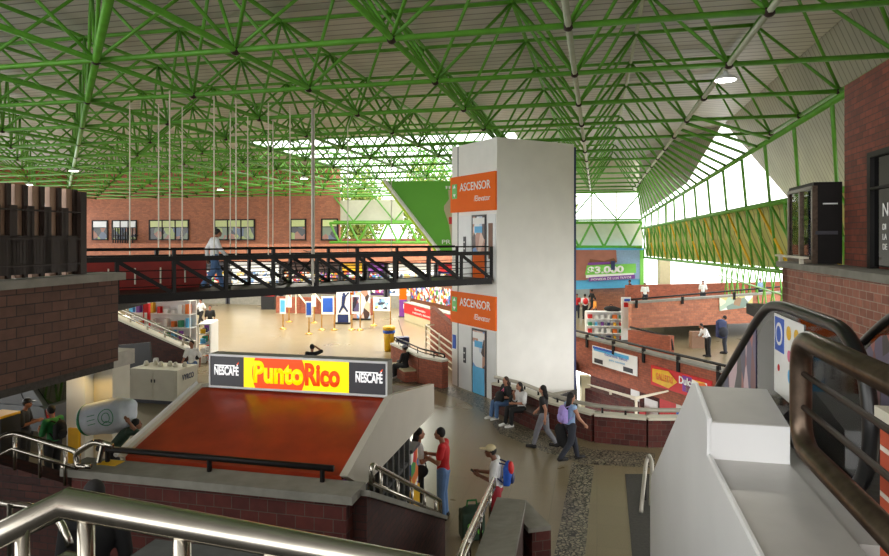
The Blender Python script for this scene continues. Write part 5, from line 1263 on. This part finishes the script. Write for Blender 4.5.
pp = thing('pillar_box', 'beige upright block before the bright glazing at the far right', 'pillar', P(664, 283, 46))
m = MB(); pq = P(664, 285, 46); m.box((pq.x, pq.y, 2.6), (.75, .5, 2.8)); m.build('block', 'beige', pp); m = MB(); m.box((pq.x, pq.y, 1.1), (.95, .7, .3)); m.build('plinth', 'concrete', pp)
# slanted green banner
gbn = thing('green_banner', 'large slanted green hoarding with a beige jar picture by the tower', 'banner', P(430, 250, 32))
GY = 32.0
gs_ = flatpoly([(385, 181), (480, 181), (480, 252), (440, 252)], GY, 0, 'banner_green', 'sheet', gbn, .12)
MB().tube([P(384, 180, GY - .05), P(439, 251, GY - .05)], .1, 8).build('edge_tube', 'white', gbn); MB().tube([P(382.5, 181, GY - .02), P(437, 252, GY - .02)], .09, 8).build('edge_tube', 'lime', gbn)
flatpoly([(448, 190), (462, 190), (462, 197), (466, 204), (474, 212), (474, 230), (468, 246), (452, 246), (449, 225), (444, 210), (444, 206), (449, 199)], GY, .04, 'beige', 'jar_picture', gbn)
for x in (445.5, 448.5, 451.5): flatpoly([(x, 186), (x + 2, 186), (x + 1.6, 189), (x + .4, 189)], GY, .04, 'letter_white', 'crown_point', gbn)
flatpoly([(449, 217), (456, 217), (456, 224), (449, 224)], GY, .06, 'red', 'label_picture', gbn)
text('PR', P(442, 244, GY - .05), (1, 0, 0), ZA, .22, 'letter_white', gs_, width=.42)
# ---------------------------------------------------------------- left corner: car, booth, cabinet
cr = thing('car', 'grey hatchback car parked in the dim corner beneath the left parapet', 'car', (-12.2, 18.2, 0), EDEG)
def carside(pts, w, mat, nm, par=cr, bevel=.05, y0=None):
    m = MB(); y0 = -w / 2 if y0 is None else y0; m.prism([(x, y0, z) for x, z in pts], (0, w, 0)); return m.build(nm, mat, par, local=True, bevel=bevel)
body = carside([(-2.0, .35), (2.0, .35), (2.05, .6), (2.0, .95), (1.85, 1.0), (-.6, .98), (-1.9, .82), (-2.05, .6)], 1.66, 'silver_paint', 'car_body')
cabn = carside([(1.95, .95), (1.55, 1.42), (1.1, 1.5), (.1, 1.49), (-.35, 1.4), (-1.05, .96)], 1.5, 'silver_paint', 'roof_cabin', bevel=.06)
for q in ([(-.85, 1.0), (-.3, 1.35), (.2, 1.42), (.2, 1.0)], [(.3, 1.0), (.3, 1.42), (1.0, 1.42), (1.2, 1.32), (1.35, 1.02)]):
    carside(q, .03, 'smoke_glass', 'side_window', cabn, 0, -.77)
carside([(1.9, 1.0), (1.58, 1.38), (1.6, 1.4), (1.93, 1.0)], 1.2, 'smoke_glass', 'rear_window', cabn, 0)
for x in (-1.25, 1.3):
    for y in (-.8, .8):
        w_ = MB().torus((x, y, .32), .23, .09, (1, 0, 0), (0, 0, 1), 20, 8).build('wheel', 'rubber', cr, local=True, smooth=True)
        MB().cap((x, y - .05, .32), (x, y + .05, .32), .14).build('hub', 'stainless', w_, local=True)
MB().box((2.02, -.65, .8), (.06, .25, .22)).build('tail_lamp', 'red', cr, local=True); MB().box((2.02, .65, .8), (.06, .25, .22)).build('tail_lamp', 'red', cr, local=True)
MB().box((.35, -.84, .85), (.2, .03, .04)).build('door_handle', 'charcoal', cr, local=True); MB().box((-.75, -.9, 1.02), (.18, .16, .12)).build('wing_mirror', 'silver_paint', cr, local=True)
bo = thing('service_booth', 'narrow white booth with a curved canopy and glowing yellow lamp', 'booth', P(97, 440, 15.8) * 1, EDEG)
bo.location.z = 0; WM[bo.name] = Matrix.Translation(V((bo.location.x, bo.location.y, 0))) @ Matrix.Rotation(EDEG, 4, 'Z')
lbox((-.2, 0, 1.15), (.52, .9, 2.3), 'front_panel', 'panel_white', bo, .01); lbox((.33, .12, 1.15), (.52, .6, 2.3), 'side_panel', 'ivory', bo, .01)
m = MB(); m.prism([(-.52 + .0, -.5, 2.3)] + [(-.5 + 1.15 * i / 8, -.5 - .14 * math.sin(math.pi * i / 8), 2.3) for i in range(9)] + [(.66, .5, 2.3), (-.52, .5, 2.3)], (0, 0, .36)); m.build('canopy', 'rail_grey', bo, local=True)
MB().ell((.42, -.66, 2.52), .07, None, 12).build('lamp_globe', 'lamp_yellow', bo, local=True, smooth=True)
l_ = bpy.data.lights.new('booth_light', 'POINT'); l_.energy = 25; l_.color = (1, .65, .2); l_.shadow_soft_size = .08
o_ = bpy.data.objects.new('booth_light', l_); COL.objects.link(o_); o_.location = (.42, -.82, 2.5); o_.parent = bo
wc = thing('white_cabinet', 'long cream freezer cabinet with small caps along its top', 'cabinet', (-9.35, 21.7, 0), EDEG)
lbox((0, 0, .62), (1.75, 1.1, 1.0), 'body', 'ivory', wc, .05); lbox((0, 0, .06), (1.6, 1.0, .12), 'plinth', 'charcoal', wc)
for k in range(2):
    d_ = lbox((-.41 + .82 * k, -.555, .62), (.78, .02, .86), 'door', 'ivory', wc); MB().box((-.06 + .12 * k, -.575, .75), (.03, .03, .1)).build('door_knob', 'charcoal', d_, local=True)
for k in range(6): MB().lathe([(.07, 1.12), (.09, 1.16), (.05, 1.27), (.02, 1.28)], (-.7 + .28 * k, .1 * (k % 2), 0), 10).build('cap', 'ivory', wc, local=True, smooth=True)
w4 = wm(wc)
text('VYRCO', w4 @ V((.885, -.3, .75)), w4.to_3x3() @ V((0, 1, 0)), ZA, .18, 'navy', wc, width=.62, bold=.02)
sc_ = thing('display_screen', 'black display screen on legs behind the cream cabinet', 'screen', P(136, 372, 22.8), EDEG)
sc_.location.z = 0; WM[sc_.name] = Matrix.Translation(V((sc_.location.x, sc_.location.y, 0))) @ Matrix.Rotation(EDEG, 4, 'Z')
MB().box((0, 0, 1.2), (1.25, .08, 1.0), 0, Matrix.Rotation(.12, 3, 'Y').transposed()).build('panel', 'black_plastic', sc_, local=True)
for q in (-.4, .4): MB().bar((q, .05, 0), (q, .05, 1.0), .03).build('leg', 'charcoal', sc_, local=True)
bl_ = thing('bollard', 'short white post beside the black display screen', 'post', at0(156, 382), 0); MB().lathe([(.1, 0), (.1, .85), (.08, .9)], (0, 0, 0), 12).build('post', 'white', bl_, local=True); MB().lathe([(.15, 0), (.15, .04)], (0, 0, 0), 12).build('foot', 'white', bl_, local=True)
vm = thing('vending_machine', 'black and yellow machine cut by the left edge of the picture', 'machine', (-9.75, 14.3, 0), EDEG)
lbox((0, 0, .75), (.5, .5, 1.5), 'case', 'black_plastic', vm, .02); lbox((0, 0, 1.52), (.5, .5, .06), 'yellow_top', 'yellow', vm); MB().tube([(.0, -.26, 1.3), (.08, -.26, .9), (0, -.26, .5)], .02).build('white_stripe', 'white', vm, local=True)
yb = thing('yellow_panel', 'yellow upright panel behind the person in green', 'panel', (-8.75, 15.4, 0), EDEG); lbox((0, 0, .45), (.3, .12, .9), 'panel', 'yellow', yb); lbox((0, 0, .02), (.4, .3, .04), 'foot', 'charcoal', yb)
# brick stair wall with rail behind the cabinet
wA, wB = P(90, 306, 26.6), P(192, 351, 24.6)
mb = MB(); mb.obox(wA, wB, .3, 0, (wA.z, wB.z)); struct('wall_stair_far', mb, 'brick_dark', 'dark brick stair wall behind the cream cabinet')
mb = MB(); mb.obox(wA, wB, .36, (wA.z, wB.z), (wA.z + .07, wB.z + .07)); struct('trim_17', mb, 'ivory', 'pale sloping coping of the far stair wall')
pair_rail('stair_handrail', 'pale stainless handrail over the sloping brick stair wall', [wA + ZA * .42, wB + ZA * .42], .2, .05, 'stainless', 6, .035, .2)
mb = MB(); mb.obox(V((-22, 25.4, 0)), V((wA.x, wA.y, 0)), .3, 0, 3.4); struct('wall_dim_corner', mb, 'brick_dark', 'dark wall behind the parked car')
# goods stalls
def stall(label, grp, plab, c, rz, w, h, n, tall=False):
    t = thing('goods_stall', label, 'stall', c, rz)
    for z in [h * (k + 1) / 4 for k in range(4)]: lbox((0, 0, z), (w, .5, .04), 'shelf', 'white', t)
    for x in (-w / 2, w / 2):
        for y in (-.24, .24): MB().bar((x, y, 0), (x, y, h), .03).build('post', 'white', t, local=True)
    lbox((0, .26, h / 2), (w, .03, h), 'back_panel', 'panel_white', t)
    M4 = wm(t); mats = ['red', 'white', 'sky_blue', 'yellow', 'white', 'green_print', 'navy', 'white', 'orange', 'purple']
    for k in range(n):
        col = k % (n // 4); row = k // (n // 4); s = (random.uniform(.12, .24), .2, random.uniform(.16, h / 4 - .14))
        x = -w / 2 + .2 + (w - .4) * col / max(1, n // 4 - 1)
        o = MB().box((0, 0, s[2] / 2), s).build('package', mats[(k * 7 + row * 3) % 10], None, local=True)
        p = M4 @ V((x, -.08, h * (row + 1) / 4 + .02 if row < 3 else .02)); o.location = p; o.rotation_euler = (0, 0, rz); tag(o, plab, 'package', grp)
stall('white shelved goods stall above the sloping brick stair wall', 'packages on the stall by the brick stair', 'small coloured package on the shelves of the stall by the brick stair', (-13.3, 30.5, 0), EDEG, 3.4, 2.5, 36)
stall('second shelved goods stall nearer the walking people', 'packages on the second stall by the brick stair', 'small coloured package on the shelves of the second stall', (-12.0, 31.8, 0) if False else (-10.4, 28.6, 0), EDEG - 1.2, 1.6, 1.7, 16)
rs = thing('red_column', 'slim red and white standing sign among the stall goods', 'sign', (-13.6, 29.7, 0), 0); lbox((0, 0, 1.2), (.25, .2, 2.4), 'panel', 'red', rs); lbox((0, -.11, 1.1), (.12, .02, 1.8), 'white_stripe', 'white', rs)
stall('white goods stall beyond the advert parapet right of the tower', 'packages on the stall right of the tower', 'small pale package on the stall right of the tower', at0(607, 341) + V((0, .4, 0)), -.1, 2.0, 1.5, 24)
tb_ = thing('upright_banner', 'tall narrow white banner at the right end of the goods stall', 'banner', at0(626, 341), 0); lbox((0, 0, 1.15), (.5, .06, 2.3), 'panel', 'white', tb_); lbox((0, 0, .03), (.6, .35, .06), 'base', 'charcoal', tb_); lbox((.0, -.04, 1.9), (.25, .02, .25), 'print', 'red', tb_); lbox((.05, -.04, 2.15), (.3, .02, .12), 'print', 'blue', tb_)
lg = thing('luggage', 'dark bundle of luggage lying on top of the goods stall', 'luggage', at0(607, 341) + V((.3, .35, 1.5)), 0); m = MB(); m.ell((0, 0, .16), (.4, .2, .16)); m.ell((.3, 0, .12), (.25, .18, .12)); remeshed(m, 'bundle', 'black_cloth', lg, .04, 4); MB().torus((0, 0, .3), .08, .015, (1, 0, 0), (0, 0, 1), 12).build('handle', 'black_cloth', lg, local=True)
# yellow cooler by the kiosk
yc = thing('drinks_cooler', 'yellow drinks cooler standing behind the kiosk glazing', 'cooler', (-.78, 11.75, 0), EDEG)
lbox((0, 0, .45), (.55, .5, .9), 'cabinet', 'yellow', yc, .02); lbox((0, 0, 1.25), (.5, .45, .7), 'glass_case', 'goods', yc); lbox((0, 0, 1.63), (.56, .5, .06), 'top', 'charcoal', yc)
# big rucksack of the standing person
ruck = thing('rucksack', 'huge dark blue rucksack beside the bending white shirted person', 'rucksack', ((722 - CX) * 29.9 / F, 30.0, .75), 0); m = MB(); m.box((0, 0, .45), (.42, .28, .75)); m.ell((0, 0, .8), (.2, .14, .12)); m.ell((0, -.05, .3), (.24, .18, .3)); remeshed(m, 'bag_body', 'navy', ruck, .04, 6); m = MB(); m.ell((0, -.27, .35), (.22, .1, .24)); m.build('front_pocket', 'dark_jeans', ruck, local=True, smooth=True)
# ---------------------------------------------------------------- trees outside the far end
def tree(label, u, v, h, r, n, seed):
    rnd = random.Random(seed); t = thing('tree', label, 'tree', UV(u, v, 0), 0, 'trees beyond the far end')
    m = MB(); m.tube([(0, 0, 0), (.1, 0, h * .4), (0, .1, h * .8)], [.25, .2, .1], 8)
    for k in range(6): a = k * 1.05; m.tube([(.08, 0, h * (.35 + .05 * k)), (r * .7 * math.cos(a), r * .7 * math.sin(a), h * (.55 + .06 * k))], [.09, .04], 6)
    m.build('trunk', 'wood', t, local=True)
    m = MB()
    for k in range(n):
        th, ph, q = rnd.uniform(0, 6.28), math.acos(rnd.uniform(-1, 1)), rnd.uniform(.35, 1)
        c = V((r * q * math.sin(ph) * math.cos(th), r * q * math.sin(ph) * math.sin(th), h * .68 + h * .42 * q * math.cos(ph)))
        a = V((rnd.uniform(-1, 1), rnd.uniform(-1, 1), rnd.uniform(-1, 1))).normalized(); b = a.orthogonal().normalized(); s = rnd.uniform(.15, .34)
        vs_ = [m.bm.verts.new(c + a * s * x + b * s * .5 * y) for x, y in ((-1, 0), (0, -1), (1, 0), (0, 1))]; m.bm.faces.new(vs_)
    m.build('crown', 'foliage_a', t, local=True)
for k, (u, v, h, r, lab) in enumerate(((-22, 58, 11, 2.6, 'leafy tree beyond the far end, leftmost of the row'), (-16, 61, 12.5, 2.9, 'leafy tree beyond the beige cladding panel'), (-10.5, 57, 9, 2.4, 'low leafy tree beyond the bright far glazing'), (-4.5, 61, 12, 2.8, 'leafy tree seen above the slanted green banner'), (13.5, 44, 7, 2.2, 'leafy tree outside behind the sloping eave lattice'))):
    tree(lab, u, v, h, r, 2600, k)
# ================================================================ camera, world, lamps
cd = bpy.data.cameras.new('camera'); cam = bpy.data.objects.new('camera', cd); COL.objects.link(cam)
cam.location = (0, 0, EYE); cam.rotation_euler = (math.radians(90), 0, 0)
cd.sensor_width = 36; cd.lens = 36 * F / 889.0; cd.clip_start = .05; cd.clip_end = 500
cd.shift_y = -(278.0 - HZ) / 889.0
scene.camera = cam
lamp0 = None
def lamp(u, v, label, W=330):
    t = thing('high_bay_lamp', label, 'lamp', UV(u, v, ZL - .12), 0, 'high bay lamps under the space frame')
    MB().lathe([(.03, .12), (.05, .02), (.2, -.06), (.23, -.12), (.22, -.12), (.05, -.02)], (0, 0, 0), 14).build('housing', 'panel_white', t, local=True, smooth=True)
    MB().lathe([(.2, -.118), (.2, -.122)], (0, 0, 0), 14).build('diffuser', 'lamp_white', t, local=True)
    ld = bpy.data.lights.new('lamp_light', 'AREA'); ld.shape = 'DISK'; ld.size = .4; ld.energy = W; ld.color = (1, .93, .8); ld.spread = math.radians(165)
    lo_ = bpy.data.objects.new('lamp_light', ld); COL.objects.link(lo_); lo_.location = (0, 0, -.14); lo_.parent = t
lamp(U0 + S, V0 + SV + .35, 'oval white lamp under the pale chord at the upper right of the roof', 60)
for k, (i, j) in enumerate(((-8, 5), (-5, 7), (-8, 9), (-2, 7), (-4, 10), (-11, 7))):  # lamps added over the far hall to brighten its floor
    lamp(U0 + S * i, V0 + SV * j, 'added small white lamp in the far green roof lattice, brightening the hall floor', 1000)
w = bpy.data.worlds.new('World'); scene.world = w; w.use_nodes = True
nt = w.node_tree; bg = nt.nodes['Background']
tc = nt.nodes.new('ShaderNodeTexCoord'); n = nt.nodes.new('ShaderNodeTexNoise'); n.inputs['Scale'].default_value = 2.2; n.inputs['Detail'].default_value = 4
r = nt.nodes.new('ShaderNodeValToRGB'); r.color_ramp.elements[0].color = (.95, .96, .97, 1); r.color_ramp.elements[1].color = (1, .98, .93, 1)
nt.links.new(tc.outputs['Generated'], n.inputs['Vector']); nt.links.new(n.outputs[0], r.inputs[0]); nt.links.new(r.outputs[0], bg.inputs[0])
bg.inputs[1].default_value = 2.6
vs = scene.view_settings
scene.display_settings.display_device = 'sRGB'
vs.view_transform = 'Standard'; vs.look = 'None'; vs.gamma = 1; vs.exposure = 0.5; vs.use_curve_mapping = False
